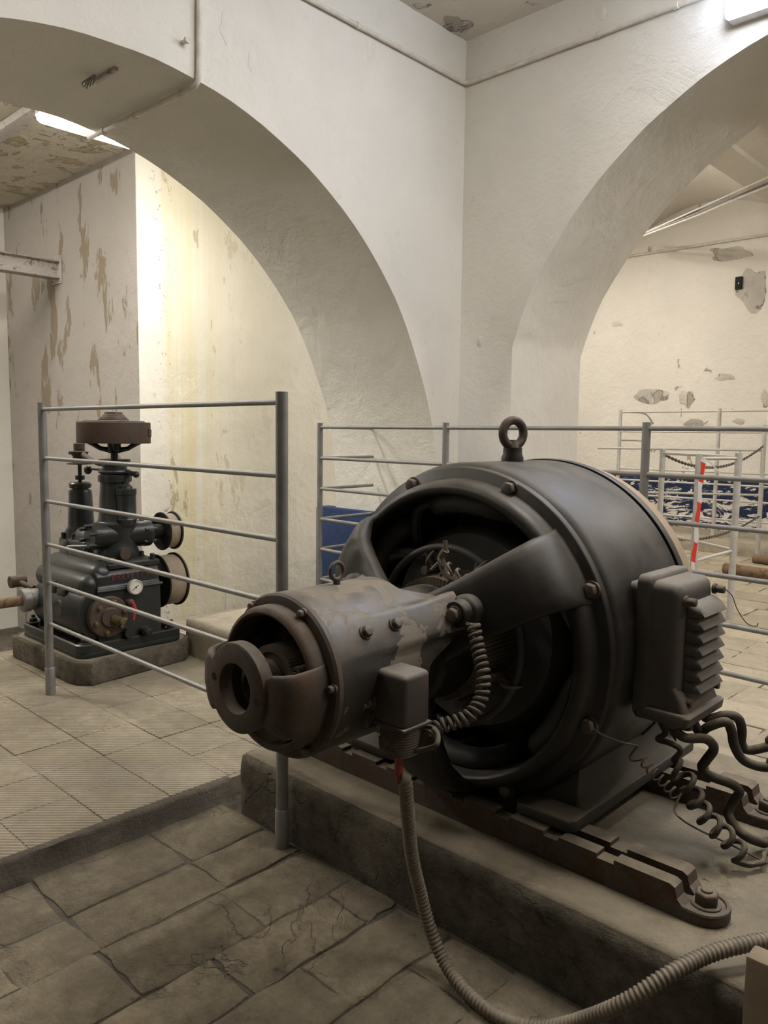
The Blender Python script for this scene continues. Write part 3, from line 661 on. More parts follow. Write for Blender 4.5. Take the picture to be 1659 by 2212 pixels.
# flange ring, end bell
mb = MB(); mb.lathe([(.150, 1.125), (.186, 1.125), (.189, 1.118), (.189, 1.106), (.184, 1.100), (.172, 1.098), (.150, 1.098)], AE, 'y', 96, closed=True); fr = mb.build('exciter_flange', 'cast_rust', motor, smooth=35)
mb = MB(); mb.lathe([(.150, 1.10), (.166, 1.10), (.1655, 1.070), (.160, 1.058), (.152, 1.055), (.146, 1.060), (.144, 1.10)], AE, 'y', 96, closed=True); bell = mb.build('end_bell', 'cast_rust', motor, smooth=45)
for ang in (-7, 187):
    mb = MB(); arm(mb, math.radians(ang), [(.166, 1.094, .086, .004), (.165, 1.078, .082, .008), (.165, 1.055, .080, .009), (.163, 1.030, .078, .010), (.156, 1.006, .074, .011), (.138, .991, .069, .011), (.115, .983, .066, .011), (.085, .981, .062, .011)], AE)
    mb.build('bell_arm', 'cast_rust', bell, smooth=60)
mb = MB(); mb.lathe([(.056, .972), (.094, .972), (.099, .976), (.100, .984), (.099, 1.004), (.095, 1.008), (.060, 1.008), (.054, 1.0), (.054, .976)], AE, 'y', 72, closed=True); bf = mb.build('bearing_flange', 'cast_rust', bell, smooth=40)
for a in (172, -8):
    a = math.radians(a); MB().cyl((X0 + .077 * math.cos(a), .9714, ZE + .077 * math.sin(a)), (X0 + .077 * math.cos(a), .985, ZE + .077 * math.sin(a)), .0085, n=16).build('dark_hole_disc', 'black_plain', bell)  # black disc set flush, stands in for the dark inside a hole
mb = MB(); mb.lathe([(.045, 1.02)] + [(.050 + .0022 * (i % 2), 1.024 + .003 * i) for i in range(14)] + [(.05, 1.07), (.036, 1.07), (.036, 1.02)], (X0 + .004, 0, ZE - .004), 'y', 40, closed=True); mb.build('threaded_ring', 'cast_rust', motor)
for i in range(6):
    a = math.radians(23.8 + 60 * i + 40); MB().hexbolt((X0 + .176 * math.cos(a), 1.099, ZE + .176 * math.sin(a)), (0, -1, 0), .0095, .014).build('flange_bolt', 'bolt_metal', fr, bevel=.0006, seg=1)
# armature inside
mb = MB(); nb = 60
for i in range(nb):
    a = 2 * pi * i / nb; c_, s_ = math.cos(a), math.sin(a); ta = .0033
    mb.add([(X0 + r * c_ - q * s_, y_, ZE + r * s_ + q * c_) for r, q, y_ in ((.06, -ta, 1.075), (.06, ta, 1.075), (.076, ta, 1.075), (.076, -ta, 1.075), (.06, -ta, 1.165), (.06, ta, 1.165), (.076, ta, 1.165), (.076, -ta, 1.165))],
           [(0, 1, 2, 3), (4, 7, 6, 5), (0, 4, 5, 1), (2, 6, 7, 3), (1, 5, 6, 2), (3, 7, 4, 0)])
mb.lathe([(.072, 1.08), (.072, 1.18)], AE, 'y', 40)
com = mb.build('exciter_commutator', 'copper_dull', motor, smooth=0)
mb = MB(); nb = 40
for i in range(nb):
    a = 2 * pi * i / nb; pts = [(X0 + r * math.cos(a + da), y_, ZE + r * math.sin(a + da)) for r, y_, da in ((.082, 1.160, 0), (.108, 1.163, .03), (.121, 1.180, .06), (.123, 1.200, .13), (.123, 1.34, .30))]
    mb.tube(pts, .0064, 6)
mb.lathe([(.07, 1.166), (.112, 1.176), (.118, 1.19), (.119, 1.36), (.02, 1.36)], AE, 'y', 48); mb.build('armature', 'armature_iron', motor)
for k, (dx, dz, yy) in enumerate(((.080, .034, 1.09), (.086, .036, 1.135), (.094, .004, 1.095), (.100, .006, 1.14))):
    q = Vector((X0 + dx, yy, ZE + dz - .006)); mb = MB(); mb.lathe([(.008, -.014), (.0155, -.014), (.0155, .014), (.008, .014)], q, 'y', 24, closed=True); mb.tube([q + Vector((0, -.02, -.03)), q + Vector((0, -.02, 0)), q + Vector((0, .02, 0))], .005, 8)
    mb.build('brush_roller', 'wire_brown', motor)
mb = MB(); mb.tube(smooth_path([(X0 + .035, 1.05, ZE - .03), (X0 + .06, 1.06, ZE - .01), (X0 + .09, 1.08, ZE - .02), (X0 + .12, 1.10, ZE + .0)], 6), .007, 8); mb.build('brush_lead', 'copper_dull', motor)
mb = MB(); mb.tube(smooth_path([(X0 + .075, 1.10, ZE - .085), (X0 + .07, 1.085, ZE - .10), (X0 + .06, 1.075, ZE - .112), (X0 + .05, 1.075, ZE - .125)], 6), [.010] * 6 + [.015] * 6 + [.016] * 6 + [.012], 10); mb.build('terminal_lug', 'cast_rust', motor)
# small lifting eye + name plate outline on the exciter
mb = MB(); mb.torus((X0, 1.272, ZE + R_o + .032), Vector((1, 0, 0)), .0205, .0055, 32, 10); mb.cyl((X0, 1.272, ZE + R_o - .004), (X0, 1.272, ZE + R_o + .013), .009, n=14); mb.build('small_eye', 'cast_rust', exb)
# small junction box with threaded gland
jb = MB().box(-1.192, -1.092, 1.222, 1.312, .655, .778).build('junction_box', 'box_paint', motor, bevel=.014, seg=4)
MB().box(-1.215, -1.186, 1.208, 1.322, .64, .792).build('mounting_plate', 'exciter_paint', jb, bevel=.006)
MB().box(-1.194, -1.089, 1.219, 1.315, .652, .660).build('lid_band', 'box_paint', jb, bevel=.003)
mb = MB(); mb.lathe([(.001, .655)] + [(.046 - .0006 * (i // 2) + .0012 * (i % 2), .653 - .0032 * i) for i in range(22)] + [(.001, .582)], (-1.143, 1.267, 0), 'z', 40); mb.build('threaded_gland', 'bolt_metal', jb)
q = Vector((-1.190, 1.212, .705)); mb = MB(); mb.hexbolt(q, (0.2, -1, 0), .017, .018); mb.hexbolt(q + Vector((.006, -.018, -.004)), (0.2, -1, 0), .010, .012, False); mb.build('gland_bolt', 'bolt_metal', jb, bevel=.0008, seg=1)
MB().tube(smooth_path([(-1.143, 1.267, .60), (-1.141, 1.262, .56), (-1.140, 1.262, .535), (-1.138, 1.264, .52)], 6), .0095, 8).build('red_wire', 'red_tape', jb)
mb = MB(); p = [at(px, py, y=1.27) for px, py in ((822, 1590), (825, 1618), (845, 1636), (868, 1641))]; mb.tube(smooth_path(p, 6), .0045, 8); mb.build('loop_wire', 'wire_brown', jb)
mb = MB(); p = [at(px, py, y=y_) for px, py, y_ in ((875, 1612, 1.27), (890, 1622, 1.27), (925, 1617, 1.28), (943, 1608, 1.28), (946, 1588, 1.30), (936, 1575, 1.31))]; mb.tube(smooth_path(p, 6), .006, 8); mb.build('tail_wire', 'wire_brown', jb)
path = smooth_path([at(px, py, y=y_) for px, py, y_ in ((1022, 1345, 1.47), (1032, 1400, 1.46), (1044, 1460, 1.44), (1038, 1510, 1.42), (1015, 1545, 1.39), (975, 1562, 1.36), (945, 1570, 1.34), (925, 1590, 1.31))], 10)
MB().tube(helix(path, .0135, 22, 14), .0048, 7).build('coiled_lead', 'wire_brown', jb)

# ------------------------------------------------------------------ louvred terminal box on the right flank
YB0, YB1 = 1.868, 2.11
def rrect(y0, y1, z0, z1, r, n=5):
    pts = []
    for cy_, cz_, a in ((y1 - r, z1 - r, 0), (y0 + r, z1 - r, 90), (y0 + r, z0 + r, 180), (y1 - r, z0 + r, 270)):
        pts += [(cy_ + r * math.cos(math.radians(a + 90 * i / n)), cz_ + r * math.sin(math.radians(a + 90 * i / n))) for i in range(n + 1)]
    return pts
mb = MB()
secs = [(-.985, YB0 + .02, YB1 - .02, .62, .925, .02), (-.878, YB0 + .02, YB1 - .02, .62, .925, .02)]
mb.rings([[(x_, a, b2) for a, b2 in rrect(y0, y1, z0, z1, r)] for x_, y0, y1, z0, z1, r in secs]); tb_base = mb.build('terminal_box', 'box_paint', motor, smooth=40)
tb_base['label'] = 'grey-brown louvred terminal box'
mb = MB()
secs = [(-.880, YB0, YB1, .583, .950, .022), (-.853, YB0, YB1, .581, .952, .024), (-.846, YB0 + .004, YB1 - .004, .585, .948, .024), (-.842, YB0 + .008, YB1 - .008, .600, .938, .024), (-.795, YB0 + .010, YB1 - .010, .604, .936, .024), (-.782, YB0 + .016, YB1 - .016, .608, .928, .026), (-.774, YB0 + .032, YB1 - .032, .625, .912, .026), (-.772, YB0 + .05, YB1 - .05, .64, .90, .026)]
mb.rings([[(x_, a, b2) for a, b2 in rrect(y0, y1, z0, z1, r)] for x_, y0, y1, z0, z1, r in secs]); cov = mb.build('cover', 'box_paint', tb_base, smooth=45)
# flared skirt at the bottom of the cover
mb = MB(); rs = []
for z_, xo, d in ((.581, -.742, .004), (.585, -.736, .0), (.606, -.733, .0), (.611, -.737, .003), (.613, -.748, .011), (.640, -.758, .012), (.668, -.776, .012), (.690, -.783, .014)):
    rs.append([(u, w_, z_) for u, w_ in rrect(-.878, xo, YB0 + d, YB1 - d, .014)])
mb.rings(rs); mb.build('skirt', 'box_paint', tb_base, smooth=40)
for i in range(7):
    zt = .884 - i * .0325
    mb = MB(); rs = []
    for y_ in [YB0 + .050 + (YB1 - YB0 - .078) * k / 10 for k in range(11)]:
        e = min(1, (y_ - YB0 - .05) / .022 + .25); e = e if e < 1 else 1
        o_ = .042 * e
        rs.append([(-.785, y_, zt + .004), (-.774 + o_ * .25, y_, zt + .0), (-.774 + o_ * .7, y_, zt - .012), (-.774 + o_, y_, zt - .030), (-.776 + o_, y_, zt - .032), (-.785, y_, zt - .022)])
    mb.rings(rs); mb.build('louvre', 'box_paint', tb_base, smooth=40)
for y_, z_ in ((YB0 + .045, .892), (YB1 - .012, .900), (YB0 + .05, .634), (YB1 - .012, .64)):
    MB().hexbolt((-.772, y_, z_), (1, 0, 0), .0115, .026, True).build('cover_bolt', 'bolt_metal', tb_base, bevel=.0008, seg=1)
mb = MB(); mb.tube(smooth_path([at(1555, 1265, y=2.10), at(1580, 1285, y=2.13), at(1592, 1315, y=2.15), at(1612, 1345, y=2.18), at(1632, 1353, y=2.2), at(1638, 1346, y=2.2)], 6), .0013, 5); mb.build('loose_wire', 'wire_brown', tb_base)
MB().cyl((-.80, 1.91, .60), (-.80, 1.91, .565), .022, n=20).build('cable_gland', 'box_paint', tb_base)
MB().cyl((-.765, 1.935, .60), (-.765, 1.935, .560), .017, n=20).build('cable_gland', 'rubber', tb_base)
# ================================================================== CABLES AND HOSES
def cable(name, pts, r, mat, label, cat, n=10, sub=8, group=None):
    return tag(MB().tube(smooth_path(pts, sub), r, n).build(name, mat, None, org=None), label, cat, group)
c5 = lambda x, y_, d: at(1059 + x / 2.723, 1400 + y_ / 2.723, y=d)
c5z = lambda x, y_, z_: at(1059 + x / 2.723, 1400 + y_ / 2.723, z=z_)
cable('power_cable', [(-.80, 1.91, .572), c5(1110, 505, 1.92), c5(1160, 530, 1.94), c5(1270, 535, 1.98), c5(1315, 590, 2.02), c5(1270, 660, 2.02), c5(1245, 705, 2.02), c5(1300, 755, 2.03), c5(1420, 800, 2.06), c5(1465, 845, 2.07), c5(1430, 900, 2.07), c5(1400, 970, 2.06), c5(1440, 1050, 2.05), c5(1510, 1110, 2.05), c5z(1600, 1145, .24), c5z(1760, 1190, .24), (-.1, 1.98, .233), (.45, 2.02, .233)], .0125, 'rubber', 'thick black cable sagging from the louvred box onto the pad', 'cable')
cable('power_cable', [(-.765, 1.975, .575), c5(1230, 490, 2.0), c5(1290, 460, 2.01), c5(1385, 435, 2.03), c5(1420, 490, 2.05), c5(1435, 570, 2.06), c5(1480, 650, 2.08), c5(1560, 690, 2.10), c5(1640, 700, 2.11), c5(1760, 690, 2.13), (-.25, 2.2, .33), (.05, 2.2, .235), (.48, 2.16, .233)], .0125, 'rubber', 'thick black cable dipping lowest beside the louvred box', 'cable')
cable('power_cable', [(-.775, 2.05, .575), c5(1280, 415, 2.06), c5(1380, 395, 2.09), c5(1455, 410, 2.12), c5(1480, 480, 2.14), c5(1478, 560, 2.15), c5(1520, 600, 2.16), c5(1640, 580, 2.18), c5(1760, 560, 2.2), (-.2, 2.32, .36), (.08, 2.34, .238), (.48, 2.30, .233)], .0125, 'rubber', 'thick black cable arching highest behind the louvred box', 'cable')
a_ = [(-.82, 1.905, .572), c5(1030, 500, 1.90), c5(985, 535, 1.90), c5(1060, 560, 1.90), c5(1120, 600, 1.90), c5(1080, 660, 1.90)]
hp = smooth_path([c5(1075, 690, 1.90), c5(1150, 780, 1.905), c5(1195, 870, 1.915), c5(1245, 960, 1.93), c5(1330, 1060, 1.95), c5(1400, 1120, 1.97), c5(1475, 1220, 1.985)], 8)
hx = helix(hp, .022, 6.5, 16)
cp = smooth_path(a_ + [hx[0]], 6)[:-1] + hx + smooth_path([hx[-1], c5z(1520, 1275, .235), c5z(1600, 1262, .235), c5z(1760, 1250, .235), (.0, 1.90, .226), (.45, 1.92, .226)], 6)[1:]
tag(MB().tube(cp, .0075, 9).build('coiled_cable', 'rubber'), 'brown coiled cable springing down from the louvred box to the pad', 'cable')
hp = smooth_path([c5(900, 660, 1.84), c5(960, 730, 1.83), c5(1040, 810, 1.82), c5(1100, 875, 1.81)], 8); hx = helix(hp, .0125, 6, 14)
cp = smooth_path([c5(575, 430, 1.735), c5(640, 500, 1.76), c5(760, 550, 1.80), c5(850, 572, 1.83), c5(862, 580, 1.84), c5(820, 640, 1.84), c5(850, 665, 1.84), hx[0]], 6)[:-1] + hx + smooth_path([hx[-1], c5(1085, 950, 1.80), c5(1130, 1010, 1.79), c5z(1230, 1070, .29), c5z(1400, 1150, .27), c5z(1560, 1230, .245), c5z(1720, 1320, .235), (-.1, 1.82, .221), (.4, 1.80, .221)], 6)[1:]
tag(MB().tube(cp, .0026, 6).build('earth_wire', 'wire_brown'), 'thin coiled earth wire running from a motor bolt across the pad', 'wire')
# corrugated hose
hp = resample(smooth_path([(-1.138, 1.264, .525), at(875, 1690, y=1.275), at(881, 1760, y=1.30), at(890, 1850, y=1.335), at(907, 1925, y=1.37), at(927, 2000, y=1.385), at(957, 2072, y=1.385), at(1003, 2138, z=.026), at(1075, 2196, z=.022), at(1160, 2222, z=.03), at(1245, 2207, z=.085), at(1345, 2168, z=.175), at(1440, 2108, z=.236), at(1520, 2066, z=.252), at(1590, 2044, z=.262), at(1670, 2030, z=.265), at(1800, 2020, z=.255), (.05, 1.80, .236), (.45, 1.84, .236)], 14), .0024)
mb = MB(); mb.tube(hp, [.0152 + .0019 * math.sin(2 * pi * i / 4.4) for i in range(len(hp))], 14); hose = tag(mb.build('corrugated_hose', 'hose_metal', smooth=70), 'ribbed metal hose hanging from the small junction box to the floor', 'hose')
# wooden post at the right end of the pad
q = at(1606, 2130, y=1.46); mb = MB().box(q.x, q.x + .14, 1.46, 1.51, 0, at(1606, 2062, y=1.46).z); tag(mb.build('wooden_board', 'wood_old', bevel=.006), 'upright weathered wooden board under the hose by the pad', 'board')

# ================================================================== FENCES
def collar(mb, x, y_, z0, r): mb.lathe([(r, z0), (r + .0035, z0), (r + .0035, z0 + .125), (r, z0 + .130)], (x, y_, 0), 'z', 24, closed=True)
def fence(label, posts, rails, rp, rr, mat, loc, group='painted pipe railings', extra=None, endgap=0):
    t = thing('pipe_railing', label, 'railing', loc, group)
    for p in posts:
        x, y_, z0, z1 = p[:4]
        mb = MB(); mb.cyl((x, y_, z0), (x, y_, z1), rp, n=24); po = mb.build('post', mat, t)
        if len(p) > 4: m2 = MB(); collar(m2, x, y_, z0, rp + .0003); m2.build('sleeve', mat, po)
    for a, b_ in rails: MB().cyl(a, b_, rr, n=14).build('rail', mat, t)
    for pth in (extra or []): MB().tube(pth, rr, 12).build('return_rail', mat, t)
    return t
zs = (1.389, 1.170, .975, .778, .602, .408)
nx_, ny_, fx_, fy_ = -1.835, 1.489, -3.565, 1.512
fence('grey pipe railing between the big motor and the compressor', [(nx_, ny_, 0, 1.419, 1), (fx_, fy_, ZT, 1.419, 1)],
      [((nx_, ny_, z_), (fx_, fy_, z_)) for z_ in zs], .0188, .0088, 'alu_paint', (-2.7, 1.5, 0))
zs2 = (1.335, 1.135, .935, .735, .535, .335)
pa = Vector((-3.83, 3.425, 0)); pb = Vector((-.55, 3.215, 0))
def fp(x): t = (x - pa.x) / (pb.x - pa.x); return pa.lerp(pb, t)
px_ = [-3.83, -2.72, -1.535, -.55]
fence('long grey pipe railing behind the big motor', [(fp(x).x, fp(x).y, 0, 1.362) for x in px_], [((pa.x, pa.y, z_), (pb.x + .6, fp(pb.x + .6).y, z_)) for z_ in zs2], .0185, .0108, 'alu_paint', (-2.2, 3.3, 0),
      extra=[[(pa.x, pa.y, z_), (pa.x - .03, 3.97 - .02, z_)] for z_ in zs2])
# right bay railings
pl = lambda x, y_, z_: Vector((x, y_, z_))
ZP = .15
xs = [-4.66, -3.44, -2.2, -.9]
fence('far pipe railing in front of the blue dado', [(x, 9.2, ZP, 1.63) for x in xs], [((xs[0], 9.2, z_), (xs[-1], 9.2, z_)) for z_ in (1.60, 1.36, .90, .76, .58, .36)], .022, .011, 'alu_pale', (-2.8, 9.2, ZP),
      extra=[smooth_path([(xs[0], 9.2, z_), (xs[0] + .14, 9.40, z_), (xs[0] + .20, 9.52, z_ - .03), (xs[0] + .24, 9.62, z_ - .14)], 4) for z_ in (1.60, 1.25)])
g1, g2, g3, g4 = Vector((-2.80, 6.30, 0)), Vector((-2.14, 5.40, 0)), Vector((-1.99, 5.72, 0)), Vector((-2.78, 8.70, 0))
def at_z(v_, z_): return Vector((v_.x, v_.y, z_))
fence('low pipe gate frame with striped tape behind the motor', [(g2.x, g2.y, 0, 1.185), (g3.x, g3.y, 0, 1.192)], [(at_z(g2, z_), at_z(g3, z2)) for z_, z2 in ((1.155, 1.155), (.44, .50))], .024, .012, 'alu_pale', (-2.05, 5.55, 0))
fence('pipe barrier with a sagging chain further back', [(g1.x, g1.y, 0, 1.20), (g4.x, g4.y, 0, 1.436)], [(at_z(g1, z_), Vector((-2.02, 5.76, z_))) for z_ in (1.165, .50)] + [((-4.2, 7.8, z_), at_z(g4, z_)) for z_ in (1.17, .70)], .0235, .012, 'alu_pale', (-2.8, 7.5, 0))
def chain(a, b_, sag, label):
    pts = [a.lerp(b_, i / 60) + Vector((0, 0, -sag * 4 * (i / 60) * (1 - i / 60))) for i in range(61)]; pts = resample(pts, .034); mb = MB()
    for i in range(len(pts) - 1):
        t = (pts[i + 1] - pts[i]).normalized(); u = t.cross(Vector((0, 0, 1))).normalized() if i % 2 else t.cross(t.cross(Vector((0, 0, 1)))).normalized(); c_ = (pts[i] + pts[i + 1]) / 2
        mb.tube([c_ + t * .024 * math.cos(q) + u * .011 * math.sin(q) for q in [2 * pi * k / 10 for k in range(10)]], .0042, 5, loop=True)
    return tag(mb.build('chain', 'chain_steel'), label, 'chain', 'barrier chains')
chain(at_z(g1, 1.15) + Vector((.02, 0, 0)), at_z(g4, 1.22), .16, 'upper steel chain sagging between the far barrier posts')
chain(at_z(g1, .46) + Vector((.02, 0, 0)), at_z(g4, .48), .10, 'lower steel chain sagging near the floor of the far barrier')
# striped tape wound down the gate post
rs = []
for i in range(60):
    t = i / 59; z_ = 1.155 - t * 0.83; a = -.9 + .5 * math.sin(t * 3.0); wd = .028 + .004 * math.sin(i * .7)
    c_ = Vector((g2.x, g2.y, 0)) + Vector((.0265 * math.cos(-.95), .0265 * math.sin(-.95), 0)) + Vector((.72, .69, 0)) * (.020 - .034 * t + .004 * math.sin(i * .35))
    u = Vector((.72, .69, 0)); q = .0012 * Vector((.69, -.72, 0))
    rs.append([c_ - u * wd * .5 + Vector((0, 0, z_)) + q * (1 + math.sin(i * .5)), c_ + u * wd * .5 + Vector((0, 0, z_)) + q * (2 + math.sin(i * .5)), c_ + u * wd * .5 + Vector((0, 0, z_)) + q * (2.4 + math.sin(i * .5)), c_ - u * wd * .5 + Vector((0, 0, z_)) + q * (1.4 + math.sin(i * .5))])
mb = MB(); mb.rings(rs); tape = tag(mb.build('barrier_tape', 'barrier_tape'), 'red and white striped tape hanging down the gate post', 'tape')
p = smooth_path([at_z(g2, 1.15) + Vector((.03, .0, 0)), at_z(g2, 1.13) + Vector((.05, .06, 0)), at_z(g2, 1.05) + Vector((.10, .13, 0))], 6)
m2 = MB(); m2.rings([[q + Vector((0, 0, .007)), q + Vector((.001, 0, -.007)), q + Vector((.0016, -.0004, -.007)), q + Vector((.0006, -.0004, .007))] for q in p]); m2.build('loose_end', 'cable_white', tape)

# right bay floor things
tag(rough_block('platform', -6.9, 4.5, 8.9, 9.985, -.01, ZP, .14, .012, 'concrete_pale', rnd=.03), 'low pale stone platform along the far wall', 'platform')
for x0, y0, x1, y1, r, lb in ((-2.72, 7.62, -.6, 7.30, .055, 'rusty pipe lying on the floor, nearer of two'), (-2.75, 8.52, -.6, 8.25, .05, 'rusty pipe lying on the floor by the platform')):
    tag(MB().cyl((x0, y0, r), (x1, y1, r), r, n=20).lathe([(r * .99, 0), (r * 1.3, 0), (r * 1.3, .05), (r * .99, .05)], (0, 0, 0), 'z', 3, closed=True).build('rusty_pipe', 'pipe_rust') if False else MB().cyl((x0, y0, r), (x1, y1, r), r, n=20).cyl((x0 + .5, y0 + (y1 - y0) * .5 / (x1 - x0), r), (x0 + .56, y0 + (y1 - y0) * .56 / (x1 - x0), r), r * 1.25, n=20).build('rusty_pipe', 'pipe_rust'), lb, 'pipe')
# plug box left on the far wall
sw = thing('socket_box', 'small black socket box in a broken patch of the far wall', 'socket', at(1597, 612, y=9.99))
p = at(1597, 612, y=10.0); MB().box(p.x - .04, p.x + .04, 9.965, 9.999, p.z - .075, p.z + .075).build('box', 'black_plain', sw, bevel=.006); MB().cyl((p.x + .005, 9.966, p.z - .005), (p.x + .005, 9.962, p.z - .005), .008, n=12).build('screw', 'gauge_white', sw)

# ================================================================== CONDUITS
def conduit(pts, r, label, clips=(), mat='conduit_white', rad=10):
    t = thing('conduit', label, 'conduit', pts[0], 'painted wall conduits')
    MB().tube(pts, r, 12).build('pipe', mat, t)
    for p, d in clips:
        p = Vector(p); d = Vector(d).normalized(); MB().cyl(p - d * .012, p + d * .012, r * 1.3, n=14).build('clip', mat, t)
    return t
zc = 3.545; r = .013; e = .02
def bend(a, b_, c_, rr=.05, n=6):
    a, b_, c_ = Vector(a), Vector(b_), Vector(c_); p = b_ + (a - b_).normalized() * rr; q = b_ + (c_ - b_).normalized() * rr
    return [p.lerp(b_, i / n).lerp(b_.lerp(q, i / n), i / n) for i in range(n + 1)]
A_, B_, C_ = (XL + e, -2., zc), (XL + e, YR - e, zc), (-1.69, YR - e, zc)
conduit([Vector(A_)] + bend(A_, B_, C_) + [Vector(C_)], r, 'white painted conduit running round the upper corner of the room', [((XL + e, 3.2, zc), (0, 1, 0)), ((XL + e, 2.2, zc), (0, 1, 0)), ((-2.35, YR - e, zc), (1, 0, 0)), ((-1.9, YR - e, zc), (1, 0, 0))])
q = at(424, 170, x=XL); yv = q.y; za = .82 + math.sqrt(2.14 ** 2 - (yv - 1.85) ** 2)
A_, B_, C_ = (XL + e, yv + .02, 3.9), (XL + e, yv, za - .028), (XB - .03, yv - .03, za - .028)
conduit([Vector(A_)] + bend(A_, B_, C_) + [Vector(C_), Vector((XB - .08, yv - .03, za + .02))], r, 'white painted conduit dropping down the wall and under the left arch', [(Vector(B_).lerp(Vector(C_), f), (1, 0, 0)) for f in (.15, .55, .85)])
tag(MB().cyl((XL, yv - .07, za + .14), (XL + .03, yv - .07, za + .14), .010, n=12).cyl((XL + .03, yv - .07, za + .14), (XL + .045, yv - .07, za + .14), .015, n=12).build('wall_peg', 'conduit_white'), 'small white peg in the wall beside the dropping conduit', 'peg')
# lamp bracket remains under the left arch
q = at(215, 180, z=2.93); fixt = thing('bracket_remains', 'broken lamp bracket with wire ends under the left arch', 'bracket', q)
zq = .82 + math.sqrt(max(.1, 2.14 ** 2 - (q.y - 1.85) ** 2)) - .006
MB().box(q.x - .04, q.x + .16, q.y - .012, q.y + .012, zq - .014, zq + .008).build('plate', 'steel_beam', fixt, bevel=.003)
for k in range(3):
    b_ = Vector((q.x + .03 * k - .05, q.y - .03, zq)); MB().tube(smooth_path([b_, b_ + Vector((.0, -.02, -.04)), b_ + Vector((.04, -.05, -.045)), b_ + Vector((.05, -.02, -.02)), b_ + Vector((.02, -.02, -.055))], 6), .003, 6).build('wire_end', 'cable_grey', fixt)
q1, q2 = at(1365, 552, y=9.98), at(1659, 507, y=9.98)
conduit([Vector((q1.x - 1.0, 9.975, (q1.z + q2.z) / 2)), Vector((4.8, 9.975, (q1.z + q2.z) / 2))], .017, 'thin conduit along the top of the far wall')
# cables strung under the far bay ceiling
for k, (p0, p1, mat) in enumerate((((1400, 500, 8.8), (1659, 383, 6.6), 'cable_white'), ((1402, 502, 8.8), (1659, 392, 6.6), 'cable_grey'), ((1404, 496, 8.85), (1659, 397, 6.65), 'cable_grey'), ((1398, 506, 8.7), (1659, 402, 6.5), 'cable_white'))):
    a, b_ = at(p0[0], p0[1], y=p0[2]), at(p1[0], p1[1], y=p1[2]); d = b_ - a
    tag(MB().tube([a - d * .25 + Vector((0, 0, .0)), a, a.lerp(b_, .5) + Vector((0, 0, -.012 * (k % 2))), b_, b_ + d * .6], .008, 8).build('strung_cable', mat), ('white cable, highest of four strung under the far vault', 'dark grey cable, second of four strung under the far vault', 'dark grey cable, third of four strung under the far vault', 'white cable, lowest of four strung under the far vault')[k], 'cable', 'cables under the far vault')

# ================================================================== LAMPS
def batten(label, c, ln, axis, face, mat, wd=.16, dp=.10, hang=0):
    """fluorescent batten: tray + rounded diffuser; axis = direction of its length, face = way it shines"""
    c = Vector(c); a = Vector(axis); f = Vector(face); s_ = a.cross(f)
    t = thing('fluorescent_lamp', label, 'lamp', c, 'fluorescent lamps')
    td = dp - .042
    def ring(d, w_, l_, r_):
        pts = []
        for cx_, cy_, an in ((l_ - r_, w_ - r_, 0), (-l_ + r_, w_ - r_, 90), (-l_ + r_, -w_ + r_, 180), (l_ - r_, -w_ + r_, 270)):
            pts += [c + f * d + a * (cx_ + r_ * math.cos(math.radians(an + 15 * i))) + s_ * (cy_ + r_ * math.sin(math.radians(an + 15 * i))) for i in range(7)]
        return pts
    MB().rings([ring(.0, wd / 2 + .004, ln / 2 + .004, .03), ring(td, wd / 2 + .004, ln / 2 + .004, .03)]).build('tray', 'fixture_white', t, smooth=40)
    MB().rings([ring(td + .001, wd / 2, ln / 2, .03), ring(dp - .02, wd / 2 - .002, ln / 2 - .002, .03), ring(dp - .006, wd / 2 - .012, ln / 2 - .012, .03), ring(dp, wd / 2 - .03, ln / 2 - .03, .03)]).build('diffuser', mat, t, smooth=40)
    for sg in ((-1, 1) if hang else ()): MB().cyl(c + a * sg * ln * .35, c + a * sg * ln * .35 - f * hang, .008, n=8).build('hanger', 'fixture_white', t)
    return t
q = at(1556, 40, y=4.09)
batten('cold white fluorescent lamp on the wall above the right arch', (q.x + .66, YR, q.z + .085), 1.30, (1, 0, 0), (0, -1, 0), 'diffuser_right', wd=.17, dp=.11)
q = at(95, 250, z=3.06)
batten('bright fluorescent lamp under the ceiling beyond the left arch', (q.x - .06, q.y + .66, 3.16), 1.30, (0, 1, 0), (0, 0, -1), 'diffuser_left', wd=.18, dp=.10, hang=ZB - 3.16)
batten('fluorescent lamp on the far bay ceiling, out of sight near the middle', (-0.1, 6.6, 3.925), 1.30, (0, 1, 0), (0, 0, -1), 'diffuser_far')
batten('fluorescent lamp on the far bay ceiling, out of sight to the left', (-5.0, 7.6, 3.925), 1.30, (0, 1, 0), (0, 0, -1), 'diffuser_far')
batten('fluorescent lamp on the main room ceiling, out of sight overhead', (-0.9, 2.3, ZC), 1.30, (0, 1, 0), (0, 0, -1), 'diffuser_room')
batten('added fill lamp on the main room ceiling, unseen, toward the left arch', (-2.8, -0.3, ZC), 1.30, (0, 1, 0), (0, 0, -1), 'diffuser_fill')  # unseen lamp added to brighten the tiles and left flagstones
batten('fluorescent lamp beyond the left arch, out of sight to the left', (-6.2, 0.4, ZB), 1.30, (1, 0, 0), (0, 0, -1), 'diffuser_bay')
batten('fluorescent lamp on the main room ceiling, out of sight to the right', (1.6, 2.9, ZC), 1.30, (0, 1, 0), (0, 0, -1), 'diffuser_room3')
